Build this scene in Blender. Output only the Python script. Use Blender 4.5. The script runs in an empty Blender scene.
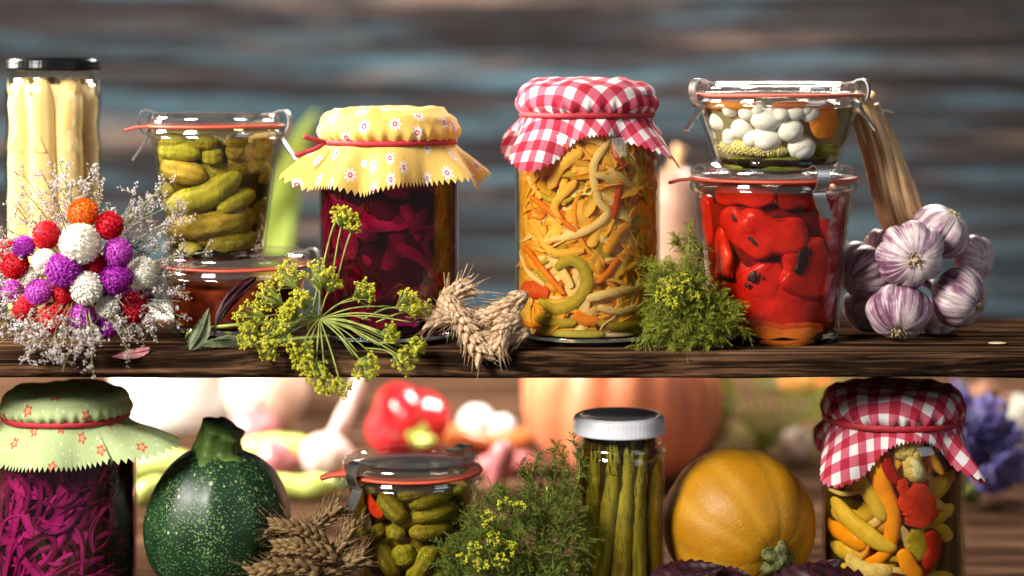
import bpy, math, random
from mathutils import Vector, Matrix, noise
PI = math.pi
sc = bpy.context.scene
C = sc.collection
R = random.Random(7)

# ---------- camera geometry: table top is z = 0, the row of jars stands near y = 0
D, F, HY, ZC = 1.4, 2000.0, 70.0, 0.375
ZS = 0.187            # top of the shelf
def at(px, py, Y=0.0):
    d = D + Y
    return Vector(((px - 512) / F * d, Y, ZC - (py - HY) / F * d))
def size(px, Y=0.0):
    return px / F * (D + Y)

# ---------- mesh builder
class MB:
    def __init__(s):
        s.V, s.F, s.U, s.M = [], [], [], []
    def add(s, V, Fc, U=None, mat=0):
        b = len(s.V)
        s.V.extend(V)
        for k, f in enumerate(Fc):
            s.F.append(tuple(b + i for i in f))
            s.U.append(U[k] if U else tuple((0.0, 0.0) for _ in f))
            s.M.append(mat)
    def xf(s, m):
        s.V = [m @ Vector(v) for v in s.V]
        return s
    def build(s, name, mats, parent=None, smooth=True, loc=None):
        if not isinstance(mats, (list, tuple)):
            mats = [mats]
        me = bpy.data.meshes.new(name)
        o = bpy.data.objects.new(name, me)
        if parent is not None:
            o.parent = parent
            org = wloc(parent)
        elif loc is not None:
            org = Vector(loc); o.location = org
        else:
            xs = [v[0] for v in s.V]; ys = [v[1] for v in s.V]; zs = [v[2] for v in s.V]
            org = Vector(((min(xs) + max(xs)) / 2, (min(ys) + max(ys)) / 2, min(zs)))
            o.location = org
        me.from_pydata([(v[0] - org.x, v[1] - org.y, v[2] - org.z) for v in s.V], [], s.F)
        for m in mats:
            me.materials.append(m)
        uv = me.uv_layers.new(name='UVMap')
        flat = []
        for u in s.U:
            for a in u:
                flat.extend(a)
        uv.data.foreach_set('uv', flat)
        me.polygons.foreach_set('material_index', s.M)
        me.polygons.foreach_set('use_smooth', [smooth] * len(s.F))
        me.update()
        C.objects.link(o)
        return o

def wloc(o):
    v = Vector((0, 0, 0))
    while o is not None:
        v = v + o.location
        o = o.parent
    return v

def thing(name, label, cat, loc=(0, 0, 0), group=None):
    o = bpy.data.objects.new(name, None)
    C.objects.link(o)
    o.empty_display_size = 0.02
    o.location = loc
    o['label'] = label; o['category'] = cat
    if group: o['group'] = group
    return o
def tag(o, label=None, cat=None, group=None, kind=None):
    if label: o['label'] = label
    if cat: o['category'] = cat
    if group: o['group'] = group
    if kind: o['kind'] = kind
    return o

# ---------- shapes
def grid(nr, nc, wrap=True, flip=False):
    Fc, U = [], []
    for i in range(nr - 1):
        for j in range(nc if wrap else nc - 1):
            k = (j + 1) % nc
            f = (i * nc + j, i * nc + k, (i + 1) * nc + k, (i + 1) * nc + j)
            d = nc if wrap else nc - 1
            u = ((j / d, i / (nr - 1)), ((j + 1) / d, i / (nr - 1)), ((j + 1) / d, (i + 1) / (nr - 1)), (j / d, (i + 1) / (nr - 1)))
            Fc.append(f[::-1] if flip else f); U.append(u[::-1] if flip else u)
    return Fc, U

def catmull(P, n):
    P = [Vector(p) for p in P]
    if len(P) == 2:
        return [P[0].lerp(P[1], i / (n - 1)) for i in range(n)]
    Q = [2 * P[0] - P[1]] + P + [2 * P[-1] - P[-2]]
    out = []
    m = len(P) - 1
    for i in range(n):
        t = i / (n - 1) * m
        k = min(int(t), m - 1); t -= k
        a, b, c, d = Q[k], Q[k + 1], Q[k + 2], Q[k + 3]
        out.append(0.5 * ((2 * b) + (c - a) * t + (2 * a - 5 * b + 4 * c - d) * t * t + (3 * b - a - 3 * c + d) * t ** 3))
    return out
def lerp_list(L, n):
    out = []
    m = len(L) - 1
    for i in range(n):
        t = i / (n - 1) * m
        k = min(int(t), m - 1)
        out.append(L[k] + (L[k + 1] - L[k]) * (t - k))
    return out

def tube(mb, P, rad, seg=8, mat=0, nrm=None, flat=1.0, wob=0.0, wf=200.0, cap=True, sq=1.0):
    """round or flattened tube along P; nrm gives the direction of the thin side"""
    n = len(P)
    if not isinstance(rad, (list, tuple)):
        rad = [rad] * n
    V = []
    N = None
    for i in range(n):
        T = (P[min(i + 1, n - 1)] - P[max(i - 1, 0)])
        if T.length < 1e-9: T = Vector((0, 0, 1))
        T.normalize()
        if nrm is not None:
            N = nrm[i] - T * nrm[i].dot(T)
        elif N is None:
            a = Vector((0, 0, 1)) if abs(T.z) < 0.9 else Vector((1, 0, 0))
            N = a - T * a.dot(T)
        else:
            N = N - T * N.dot(T)
        if N.length < 1e-6: N = T.orthogonal()
        N.normalize()
        B = T.cross(N)
        for j in range(seg):
            a = 2 * PI * j / seg
            ca, sa = math.cos(a), math.sin(a)
            if sq != 1.0: ca = math.copysign(abs(ca) ** sq, ca); sa = math.copysign(abs(sa) ** sq, sa)
            p = P[i] + (B * ca + N * (sa * flat)) * rad[i]
            if wob:
                p = p + (p - P[i]) * (wob * noise.noise(p * wf)) 
            V.append(p)
    Fc, U = grid(n, seg, True)
    if cap:
        V.append(P[0].copy()); V.append(P[-1].copy())
        a, b = len(V) - 2, len(V) - 1
        for j in range(seg):
            k = (j + 1) % seg
            Fc.append((a, k, j)); U.append(((0, 0),) * 3)
            Fc.append((b, (n - 1) * seg + j, (n - 1) * seg + k)); U.append(((0, 1),) * 3)
    mb.add(V, Fc, U, mat)

def lathe(mb, prof, c=(0, 0, 0), seg=64, mat=0, f=None):
    V = []
    for (r, z) in prof:
        for j in range(seg):
            a = 2 * PI * j / seg
            rr, zz = (r, z) if f is None else f(r, z, a)
            V.append(Vector((c[0] + rr * math.cos(a), c[1] + rr * math.sin(a), c[2] + zz)))
    Fc, U = grid(len(prof), seg, True)
    mb.add(V, Fc, U, mat)

def ribbon(mb, P, w, th, N, mat=0, rng=None, curl=0.0):
    """a cut strip with square edges: w half width, th half thickness, N normals"""
    n = len(P)
    rings = []
    m = 5
    for i in range(n):
        T = (P[min(i + 1, n - 1)] - P[max(i - 1, 0)]).normalized()
        Nn = N[i] - T * N[i].dot(T)
        Nn = Nn.normalized() if Nn.length > 1e-6 else T.orthogonal().normalized()
        B = T.cross(Nn)
        e = 1.0 + (0.25 * noise.noise(P[i] * 300) if rng is None else 0.25 * noise.noise(P[i] * 300 + Vector((rng, 0, 0))))
        t = i / (n - 1)
        ww = w * e * min(1.0, 0.45 + 6 * min(t, 1 - t))
        top, bot = [], []
        for j in range(m):
            s = 2 * j / (m - 1) - 1
            c = P[i] + B * (s * ww) - Nn * (curl * ww * s * s)
            top.append(c + Nn * th); bot.append(c - Nn * th)
        rings.append((top, bot))
    V, Fc, U = [], [], []
    def strip(cols):
        b = len(V); k = len(cols[0])
        for c in cols: V.extend(c)
        for i in range(n - 1):
            for j in range(k - 1):
                Fc.append((b + i * k + j, b + i * k + j + 1, b + (i + 1) * k + j + 1, b + (i + 1) * k + j))
                u0, u1 = (j / (k - 1), (j + 1) / (k - 1)) if k > 2 else (0.0, 0.0)
                U.append(((u0, i / n), (u1, i / n), (u1, (i + 1) / n), (u0, (i + 1) / n)))
    strip([r[0][::-1] for r in rings]); strip([r[1] for r in rings])
    strip([(r[0][0], r[1][0]) for r in rings]); strip([(r[1][-1], r[0][-1]) for r in rings])
    for i in (0, n - 1):
        b = len(V); V.extend(rings[i][0] + rings[i][1][::-1]); Fc.append(tuple(range(b, b + 2 * m))); U.append(((0.0, 0.0),) * (2 * m))
    mb.add(V, Fc, U, mat)
def rnd(n, r, k=2.6, a=0.0, b=1.0):
    """radius profile of a rounded sausage"""
    out = []
    for i in range(n):
        t = a + (b - a) * i / (n - 1)
        out.append(max(r * (1 - abs(2 * t - 1) ** k) ** 0.5, r * 0.03))
    return out
def ends(P, n):
    """resample so points crowd towards both ends (for round ends)"""
    Q = catmull(P, 60)
    L = [0.0]
    for i in range(1, 60): L.append(L[-1] + (Q[i] - Q[i - 1]).length)
    out, ts = [], []
    for i in range(n):
        t = 0.5 - 0.5 * math.cos(PI * i / (n - 1))
        s = t * L[-1]
        k = 0
        while k < 58 and L[k + 1] < s: k += 1
        u = (s - L[k]) / max(L[k + 1] - L[k], 1e-9)
        out.append(Q[k].lerp(Q[k + 1], u)); ts.append(t)
    return out, ts
def sausage(mb, P, r, n=18, seg=14, mat=0, k=3.0, wob=0.06, wf=180.0, nrm=None, flat=1.0, taper=None, wart=0.0, sq=1.0):
    Q, ts = ends(P, n)
    rad = []
    for t in ts:
        x = max(r * max(1 - abs(2 * t - 1) ** k, 0) ** 0.5, r * 0.02)
        if taper: x *= taper[0] + (taper[1] - taper[0]) * t
        rad.append(x)
    nn = None
    if nrm is not None:
        nn = [nrm[min(int(t * (len(nrm) - 1) + 0.5), len(nrm) - 1)] for t in ts]
    b0 = len(mb.V)
    tube(mb, Q, rad, seg, mat, nn, flat, wob, wf, True, sq)
    if wart:
        for i in range(n):
            for j in range(seg):
                v = mb.V[b0 + i * seg + j]
                w = max(noise.noise(v * 520), 0) * 1.2 + 0.5 * noise.noise(v * 260)
                mb.V[b0 + i * seg + j] = v + (v - Q[i]) * (wart * w)

ICO_V, ICO_F = [], []
def _ico():
    p = (1 + 5 ** 0.5) / 2
    for a in (-1, 1):
        for b in (-p, p):
            ICO_V.extend([(a, b, 0), (0, a, b), (b, 0, a)])
    vs = [Vector(v).normalized() for v in ICO_V]
    ICO_V[:] = vs
    e = min((vs[0] - v).length for v in vs[1:]) * 1.1
    n = len(vs)
    for i in range(n):
        for j in range(i + 1, n):
            for k in range(j + 1, n):
                if (vs[i] - vs[j]).length < e and (vs[j] - vs[k]).length < e and (vs[i] - vs[k]).length < e:
                    nn = (vs[j] - vs[i]).cross(vs[k] - vs[i])
                    ICO_F.append((i, j, k) if nn.dot(vs[i]) > 0 else (i, k, j))
_ico()
def ball(mb, p, r, mat=0, sq=(1, 1, 1)):
    mb.add([Vector((p[0] + v.x * r * sq[0], p[1] + v.y * r * sq[1], p[2] + v.z * r * sq[2])) for v in ICO_V], ICO_F, None, mat)
def lump(mb, p, r, mat=0, sq=(1, 1, 1), wob=0.15, wf=120, n=14, seg=20, rot=None, f=None):
    V = []
    for i in range(n):
        ph = PI * (i + 0.02) / (n - 1 + 0.04)
        for j in range(seg):
            th = 2 * PI * j / seg
            d = Vector((math.sin(ph) * math.cos(th), math.sin(ph) * math.sin(th), -math.cos(ph)))
            k = 1.0 if f is None else f(ph, th)
            v = Vector((d.x * sq[0], d.y * sq[1], d.z * sq[2])) * (r * k)
            if wob: v *= 1 + wob * noise.noise(Vector(p) * 31 + v * wf)
            if rot is not None: v = rot @ v
            V.append(Vector(p) + v)
    Fc, U = grid(n, seg, True)
    mb.add(V, Fc, U, mat)
def frame_to(d, up=Vector((0, 0, 1))):
    """rotation taking +z to d"""
    return Vector((0, 0, 1)).rotation_difference(Vector(d).normalized()).to_matrix()
def rdir(rng):
    z = rng.uniform(-1, 1); a = rng.uniform(0, 2 * PI); s = (1 - z * z) ** 0.5
    return Vector((s * math.cos(a), s * math.sin(a), z))
# ---------- materials
def col(c):
    return (c[0], c[1], c[2], 1.0) if len(c) == 3 else c
class NT:
    def __init__(s, name):
        s.m = bpy.data.materials.new(name)
        s.m.use_nodes = True
        s.t = s.m.node_tree
        s.t.nodes.clear()
        s.out = s.t.nodes.new('ShaderNodeOutputMaterial')
    def n(s, typ, ins=None, **kw):
        nd = s.t.nodes.new('ShaderNode' + typ)
        for k, v in kw.items(): setattr(nd, k, v)
        for k, v in (ins or {}).items():
            sk = nd.inputs[k]
            if isinstance(v, bpy.types.NodeSocket): s.t.links.new(v, sk)
            else: sk.default_value = v
        return nd
    def math(s, op, a, b=0.0, c=0.0, clamp=False):
        return s.n('Math', {0: a, 1: b, 2: c}, operation=op, use_clamp=clamp).outputs[0]
    def vmath(s, op, a, b=(0, 0, 0)):
        nd = s.n('VectorMath', {0: a, 1: b}, operation=op)
        return nd.outputs[1] if op in ('LENGTH', 'DOT_PRODUCT', 'DISTANCE') else nd.outputs[0]
    def mix(s, f, a, b, blend='MIX'):
        a = col(a) if isinstance(a, tuple) else a
        b = col(b) if isinstance(b, tuple) else b
        return s.n('Mix', {0: f, 6: a, 7: b}, data_type='RGBA', blend_type=blend).outputs[2]
    def ramp(s, f, stops, interp='LINEAR'):
        nd = s.n('ValToRGB', {0: f})
        cr = nd.color_ramp
        cr.interpolation = interp
        while len(cr.elements) < len(stops): cr.elements.new(0.5)
        for e, (p, c) in zip(cr.elements, stops):
            e.position = p
            e.color = col(c) if isinstance(c, tuple) else (c, c, c, 1)
        return nd.outputs[0]
    def obj(s): return s.n('TexCoord').outputs['Object']
    def uv(s): return s.n('TexCoord').outputs['UV']
    def mapping(s, v, scale=(1, 1, 1), loc=(0, 0, 0), rot=(0, 0, 0)):
        return s.n('Mapping', {0: v, 1: loc, 2: rot, 3: scale}).outputs[0]
    def noise(s, v, scale, detail=4.0, rough=0.55, dist=0.0):
        return s.n('TexNoise', {'Vector': v, 'Scale': scale, 'Detail': detail, 'Roughness': rough, 'Distortion': dist}).outputs[0]
    def bump(s, h, strength=0.3, dist=0.001):
        return s.n('Bump', {'Height': h, 'Strength': strength, 'Distance': dist}).outputs[0]
    def rand(s): return s.n('ObjectInfo').outputs['Random']
    def surf(s, sh):
        s.t.links.new(sh, s.out.inputs['Surface'])
        return s.m
    def pbsdf(s, base, rough=0.5, normal=None, sss=0.0, rad=0.004, spec=0.5, **kw):
        ins = {'Base Color': col(base) if isinstance(base, tuple) else base, 'Roughness': rough, 'Specular IOR Level': spec}
        if normal is not None: ins['Normal'] = normal
        if sss:
            ins['Subsurface Weight'] = sss; ins['Subsurface Radius'] = (1.0, 0.6, 0.35); ins['Subsurface Scale'] = rad
        ins.update(kw)
        return s.n('BsdfPrincipled', ins).outputs[0]
    def transl(s, sh, c, f, normal=None):
        c = col(c) if isinstance(c, tuple) else c
        t = s.n('BsdfTranslucent', {0: c}).outputs[0]
        return s.n('MixShader', {0: f, 1: sh, 2: t}).outputs[0]

def slice_mat(name, skin, flesh, tr=0.5, scale=70):
    """cut vegetable: paler flesh in the middle of the strip, deeper colour at the skin edges"""
    t = NT(name)
    u = t.n('SeparateXYZ', {0: t.uv()}).outputs[0]
    e = t.math('ABSOLUTE', t.math('MULTIPLY_ADD', u, 2.0, -1.0))
    o = t.obj()
    nz = t.noise(o, scale, 5, 0.6)
    c = t.mix(t.math('ADD', t.math('MULTIPLY', e, 0.55), t.math('MULTIPLY_ADD', nz, 1.6, -0.75), clamp=True), flesh, skin)
    c = t.mix(t.ramp(t.noise(o, 400, 3), [(0.5, 0.0), (0.75, 0.3)]), c, tuple(x * 0.6 for x in skin))
    nrm = t.bump(t.noise(o, 260, 3), 0.25, 0.001)
    return t.surf(t.transl(t.pbsdf(c, 0.5, nrm, spec=0.06), c, tr))
def plain(name, base, rough=0.5, metal=0.0, var=0.12, scale=60, bump=0.0, bscale=300, sss=0.0, tr=0.0, spec=0.5, coat=0.0):
    t = NT(name)
    o = t.obj()
    nz = t.noise(o, scale, 5)
    dark = tuple(x * (1 - var * 2.2) for x in base); light = tuple(min(x * (1 + var * 2.2), 1) for x in base)
    c = t.ramp(nz, [(0.3, dark), (0.7, light)])
    hs = t.n('HueSaturation', {'Color': c, 'Value': t.math('MULTIPLY_ADD', t.rand(), var * 1.6, 1 - var * 0.8)}).outputs[0]
    nrm = t.bump(t.noise(o, bscale, 3), bump) if bump else None
    kw = {'Metallic': metal}
    if coat: kw['Coat Weight'] = coat; kw['Coat Roughness'] = 0.08
    sh = t.pbsdf(hs, t.math('MULTIPLY_ADD', nz, 0.2, rough - 0.1), nrm, sss, spec=spec, **kw)
    if tr: sh = t.transl(sh, hs, tr)
    return t.surf(sh)

def thin_glass(name, tint=(0.97, 0.98, 0.97), edge=(0.75, 0.83, 0.8), refl=0.05, rough=0.015):
    t = NT(name)
    f = t.n('LayerWeight', {0: 0.5}).outputs['Facing']
    p5 = t.math('POWER', f, 5.0)
    fr = t.math('MULTIPLY_ADD', p5, 0.55, refl, clamp=True)
    tc = t.mix(t.math('POWER', f, 3.0), tint, edge)
    a = t.n('BsdfTransparent', {0: tc}).outputs[0]
    nz = t.bump(t.noise(t.obj(), 55, 2), 0.06, 0.002)
    g = t.n('BsdfGlossy', {0: (1, 1, 1, 1), 'Roughness': rough, 'Normal': nz}).outputs[0]
    return t.surf(t.n('MixShader', {0: fr, 1: a, 2: g}).outputs[0])
def solid_glass(name, c=(0.96, 0.985, 0.97), rough=0.0):
    t = NT(name)
    nz = t.bump(t.noise(t.obj(), 60, 2), 0.08, 0.002)
    return t.surf(t.n('BsdfGlass', {0: col(c), 'Roughness': rough, 'IOR': 1.48, 'Normal': nz}).outputs[0])

M = {}
M['glass'] = thin_glass('jar_glass')
M['lid_glass'] = thin_glass('lid_glass', (0.97, 0.98, 0.97), (0.72, 0.80, 0.76), 0.13, 0.06)
M['glass_solid'] = solid_glass('thick_glass')
def brine(name, c): return thin_glass(name, c, tuple(x * 0.6 for x in c), 0.012)

# old dark wood of the shelf
def wood(name, dark, mid, light, grain=1.0, rough=0.62, worn=None, bumps=0.7, ring=90, diffuse=False):
    t = NT(name)
    o = t.obj()
    w = t.noise(t.mapping(o, (1.1, 5, 5)), 2.2, 3)
    off = t.n('Combine' + 'XYZ', {1: t.math('MULTIPLY', w, 0.05), 2: t.math('MULTIPLY', w, 0.03)}).outputs[0]
    p = t.vmath('ADD', o, off)
    fine = t.noise(t.mapping(p, (9 * grain, 420 * grain, 420 * grain)), 1.0, 5, 0.6)
    bands = t.noise(t.mapping(p, (3 * grain, ring * grain, ring * grain)), 1.0, 4, 0.6)
    g = t.math('ADD', t.math('MULTIPLY', fine, 0.5), t.math('MULTIPLY', bands, 0.5))
    c = t.ramp(g, [(0.36, dark), (0.5, mid), (0.66, light)])
    big = t.noise(t.mapping(o, (4, 22, 22)), 1.0, 4)
    c = t.mix(t.ramp(big, [(0.45, 0.0), (0.7, 0.55)]), c, tuple(x * 0.45 for x in dark))
    if worn:
        m = t.noise(t.mapping(o, worn[1]), 1.0, 6, 0.62)
        m2 = t.ramp(t.math('ADD', t.math('MULTIPLY', m, 0.75), t.math('MULTIPLY', g, 0.25)), [(worn[2], 0.0), (worn[2] + 0.09, 0.85)])
        c = t.mix(m2, c, worn[0])
    n = t.bump(t.math('ADD', g, t.math('MULTIPLY', big, 0.2)), bumps, 0.004)
    return t.surf(t.n('BsdfDiffuse', {0: c, 1: rough, 'Normal': n}).outputs[0])
M['shelf_wood'] = wood('dark_weathered_wood', (0.003, 0.002, 0.0016), (0.026, 0.014, 0.008), (0.24, 0.125, 0.065), 1.0, 0.7)
M['table_wood'] = wood('brown_table_wood', (0.012, 0.006, 0.004), (0.07, 0.036, 0.021), (0.25, 0.14, 0.085), 0.6, 0.8, ring=60)
def wall_mat():
    t = NT('worn_blue_brown_planks')
    o = t.obj()
    r = t.rand()
    ov = t.vmath('ADD', o, t.n('CombineXYZ', {0: t.math('MULTIPLY', r, 37.0), 2: t.math('MULTIPLY', r, 3.0)}).outputs[0])
    g = t.noise(t.mapping(ov, (1.5, 10, 95)), 1.0, 6, 0.7)
    c = t.ramp(g, [(0.32, (0.004, 0.0035, 0.004)), (0.5, (0.021, 0.0185, 0.020)), (0.70, (0.068, 0.054, 0.051))])
    b = t.noise(t.mapping(ov, (2.0, 8, 27), (3.1, 0, 1.7)), 1.0, 6, 0.68)
    c = t.mix(t.ramp(b, [(0.485, 0.0), (0.68, 0.75)]), c, (0.075, 0.15, 0.195))
    l = t.noise(t.mapping(ov, (2.4, 8, 27), (9.3, 0, 5.2)), 1.0, 5, 0.6)
    c = t.mix(t.ramp(l, [(0.57, 0.0), (0.70, 0.7)]), c, (0.19, 0.13, 0.105))
    return t.surf(t.n('BsdfDiffuse', {0: c, 1: 0.5, 'Normal': t.bump(g, 0.5, 0.004)}).outputs[0])
M['wall'] = wall_mat()

# vegetables in jars
def gherkin_mat(name, a, b, spot):
    t = NT(name)
    o = t.obj()
    nz = t.math('ADD', t.math('MULTIPLY', t.noise(o, 60, 4), 0.6), t.math('MULTIPLY', t.noise(o, 420, 3, 0.7), 0.4))
    c = t.ramp(nz, [(0.36, a), (0.62, b)])
    u = t.n('SeparateXYZ', {0: t.uv()}).outputs[0]
    st = t.math('SINE', t.math('MULTIPLY', u, 2 * PI * 8))
    c = t.mix(t.math('MULTIPLY_ADD', st, 0.12, 0.12), c, spot)
    v = t.n('TexVoronoi', {'Vector': o, 'Scale': 330.0}).outputs['Distance']
    sp = t.ramp(v, [(0.16, 1.0), (0.3, 0.0)])
    keep = t.ramp(t.noise(o, 150, 2), [(0.45, 0.0), (0.6, 0.8)])
    c = t.mix(t.math('MULTIPLY', sp, keep), c, spot)
    hs = t.n('HueSaturation', {'Color': c, 'Hue': t.math('MULTIPLY_ADD', t.rand(), 0.05, 0.472), 'Value': t.math('MULTIPLY_ADD', t.math('FRACT', t.math('MULTIPLY', t.rand(), 7.3)), 0.5, 0.72)}).outputs[0]
    nrm = t.bump(t.math('SUBTRACT', t.noise(o, 260, 3), t.math('MULTIPLY', sp, -0.6)), 0.5, 0.0012)
    return t.surf(t.pbsdf(hs, 0.5, nrm, 0.15, 0.003, spec=0.07))
M['gherkin'] = gherkin_mat('olive_gherkin_skin', (0.125, 0.095, 0.006), (0.30, 0.235, 0.022), (0.48, 0.40, 0.085))
M['gherkin_green'] = gherkin_mat('green_gherkin_skin', (0.10, 0.105, 0.006), (0.27, 0.255, 0.025), (0.46, 0.44, 0.10))
def veg(name, a, b, scale=80, rough=0.3, sss=0.25, tr=0.15, bump=0.25, streak=None, dark=None, spec=0.06):
    t = NT(name)
    o = t.obj()
    if streak:
        nz = t.noise(t.mapping(t.uv(), streak), 1.0, 4)
    else:
        nz = t.noise(o, scale, 4)
    c = t.ramp(nz, [(0.33, a), (0.67, b)])
    c = t.mix(t.ramp(t.noise(o, 45, 5, 0.65), [(0.5, 0.0), (0.72, 0.45)]), c, tuple(x * 0.5 for x in a))
    if dark:
        m = t.noise(o, dark[1], 3, 0.6)
        c = t.mix(t.ramp(m, [(dark[2], 0.0), (dark[2] + 0.05, 0.95)]), c, dark[0])
    nrm = t.bump(t.noise(o, scale * 3, 3), bump, 0.0015)
    sh = t.pbsdf(c, rough, nrm, sss, 0.004, spec=spec)
    if tr: sh = t.transl(sh, c, tr)
    return t.surf(sh)
M['white_asp'] = veg('white_asparagus', (0.84, 0.60, 0.24), (0.92, 0.79, 0.48), 40, 0.4, 0.4, 0.2, 0.2, (6, 2, 1))
M['green_asp'] = veg('pickled_asparagus', (0.14, 0.13, 0.015), (0.34, 0.32, 0.05), 90, 0.3, 0.15, 0.0, 0.4, (10, 4, 1))
M['v_yellow'] = veg('yellow_pepper_shred', (0.80, 0.38, 0.03), (0.88, 0.62, 0.14), 60, 0.35, 0.3, 0.35)
M['v_amber'] = veg('amber_pepper_shred', (0.78, 0.28, 0.02), (0.86, 0.46, 0.06), 60, 0.35, 0.3, 0.35)
M['v_orange'] = veg('carrot_shred', (0.78, 0.20, 0.015), (0.85, 0.36, 0.05), 60, 0.35, 0.3, 0.3)
M['v_pale'] = veg('pale_onion_shred', (0.80, 0.58, 0.30), (0.88, 0.76, 0.50), 60, 0.35, 0.3, 0.35)
M['v_olive'] = veg('olive_green_shred', (0.30, 0.26, 0.02), (0.55, 0.46, 0.06))
M['v_red'] = veg('red_pepper_piece', (0.45, 0.02, 0.008), (0.72, 0.07, 0.02))
M['s_yellow'] = slice_mat('yellow_cut_pepper', (0.84, 0.38, 0.018), (0.92, 0.66, 0.16))
M['s_amber'] = slice_mat('amber_cut_pepper', (0.82, 0.29, 0.014), (0.90, 0.52, 0.07))
M['s_pale'] = slice_mat('pale_cut_onion', (0.86, 0.60, 0.24), (0.93, 0.80, 0.50))
M['s_orange'] = slice_mat('orange_cut_carrot', (0.76, 0.16, 0.01), (0.86, 0.34, 0.04))
M['s_olive'] = slice_mat('olive_cut_pepper', (0.30, 0.24, 0.01), (0.66, 0.52, 0.08))
M['s_red'] = slice_mat('red_cut_pepper', (0.62, 0.04, 0.01), (0.80, 0.16, 0.05))
M['s_cab'] = slice_mat('magenta_cut_cabbage', (0.22, 0.006, 0.10), (0.56, 0.05, 0.28), 0.35)
M['s_cabdark'] = slice_mat('purple_cut_cabbage', (0.05, 0.002, 0.025), (0.22, 0.012, 0.10), 0.25)
M['s_beet'] = slice_mat('crimson_cut_beet', (0.12, 0.002, 0.04), (0.36, 0.012, 0.11), 0.35)
M['s_beetdark'] = slice_mat('wine_cut_beet', (0.05, 0.001, 0.018), (0.18, 0.005, 0.055), 0.25)
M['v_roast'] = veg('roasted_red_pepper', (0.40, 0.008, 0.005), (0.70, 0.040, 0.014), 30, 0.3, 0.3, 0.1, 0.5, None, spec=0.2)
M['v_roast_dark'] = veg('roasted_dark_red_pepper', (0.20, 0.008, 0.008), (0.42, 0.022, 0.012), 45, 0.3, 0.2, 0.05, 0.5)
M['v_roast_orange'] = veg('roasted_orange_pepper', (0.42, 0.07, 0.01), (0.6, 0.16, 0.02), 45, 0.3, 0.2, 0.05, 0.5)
M['char'] = plain('charred_skin', (0.012, 0.009, 0.008), 0.5)
M['v_beet'] = veg('dark_red_beet', (0.03, 0.001, 0.006), (0.22, 0.006, 0.026), 60, 0.25, 0.1, 0.1)
M['v_cabdark'] = veg('dark_purple_cabbage', (0.05, 0.003, 0.025), (0.20, 0.010, 0.09), 60, 0.3, 0.1, 0.1)
M['v_cabbage'] = veg('magenta_cabbage', (0.16, 0.006, 0.07), (0.46, 0.028, 0.20), 60, 0.25, 0.15, 0.15)
M['v_onion'] = veg('pearl_onion', (0.80, 0.74, 0.66), (0.90, 0.86, 0.80), 30, 0.25, 0.4, 0.0, 0.1)
M['v_corn'] = veg('baby_corn', (0.62, 0.48, 0.14), (0.80, 0.68, 0.28), 120, 0.35, 0.3, 0.0, 0.2)
M['v_chili'] = veg('orange_chili', (0.70, 0.24, 0.01), (0.82, 0.36, 0.02), 50, 0.2, 0.2, 0.0, 0.1)
M['v_yellowbean'] = veg('yellow_wax_pepper', (0.50, 0.34, 0.03), (0.68, 0.52, 0.10), 50, 0.28, 0.2, 0.0, 0.2)
M['v_cauli'] = veg('pickled_cauliflower', (0.48, 0.38, 0.15), (0.66, 0.56, 0.28), 200, 0.5, 0.2, 0.0, 0.6)
M['black_lid'] = plain('black_lacquered_lid', (0.006, 0.006, 0.007), 0.2, var=0.1, spec=0.12)
M['white_lid'] = plain('white_lacquered_lid', (0.55, 0.56, 0.6), 0.3, var=0.05, coat=0.3)
M['steel'] = plain('spring_steel', (0.55, 0.53, 0.5), 0.33, 1.0, 0.08)
M['rubber'] = plain('orange_red_rubber', (0.62, 0.10, 0.05), 0.5, var=0.08, tr=0.25)
M['band'] = plain('dark_red_cord', (0.38, 0.008, 0.02), 0.55, var=0.15, scale=500, bump=0.6, bscale=1500)
for k, c in dict(brine_olive=(0.95, 0.92, 0.72), brine_gold=(0.98, 0.92, 0.70), brine_red=(0.97, 0.72, 0.64), brine_wine=(0.84, 0.36, 0.48), brine_purple=(0.85, 0.5, 0.72), brine_clear=(0.98, 0.97, 0.92), brine_amber=(0.95, 0.86, 0.62), brine_milk=(1, .97, .88)).items():
    M[k] = brine(k, c)

# cloths: u, v in metres of flat cloth
def gingham(name, red, pink, white, s):
    t = NT(name)
    sx = t.n('SeparateXYZ', {0: t.mapping(t.uv(), (1 / s, 1 / s, 1))})
    a = t.math('GREATER_THAN', t.math('FRACT', sx.outputs[0]), 0.5)
    b = t.math('GREATER_THAN', t.math('FRACT', sx.outputs[1]), 0.5)
    k = t.math('MULTIPLY', t.math('ADD', a, b), 0.5)
    c = t.ramp(k, [(0.0, white), (0.33, pink), (0.66, red)], 'CONSTANT')
    wv = t.mapping(t.uv(), (1 / 0.0011, 1 / 0.0011, 1))
    ww = t.n('SeparateXYZ', {0: wv})
    weave = t.math('MULTIPLY', t.math('SINE', t.math('MULTIPLY', ww.outputs[0], 2 * PI)), t.math('SINE', t.math('MULTIPLY', ww.outputs[1], 2 * PI)))
    c = t.mix(t.math('MULTIPLY_ADD', weave, 0.03, 0.03), c, (0.85, 0.75, 0.72))
    n = t.bump(t.math('ADD', t.math('MULTIPLY', weave, 0.3), t.noise(t.uv(), 90, 3)), 0.5, 0.0012)
    return t.surf(t.transl(t.pbsdf(c, 0.85, n, spec=0.1), c, 0.2))
M['gingham'] = gingham('red_gingham_cotton', (0.42, 0.006, 0.03), (0.60, 0.11, 0.17), (0.80, 0.76, 0.74), 0.0165)
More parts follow.
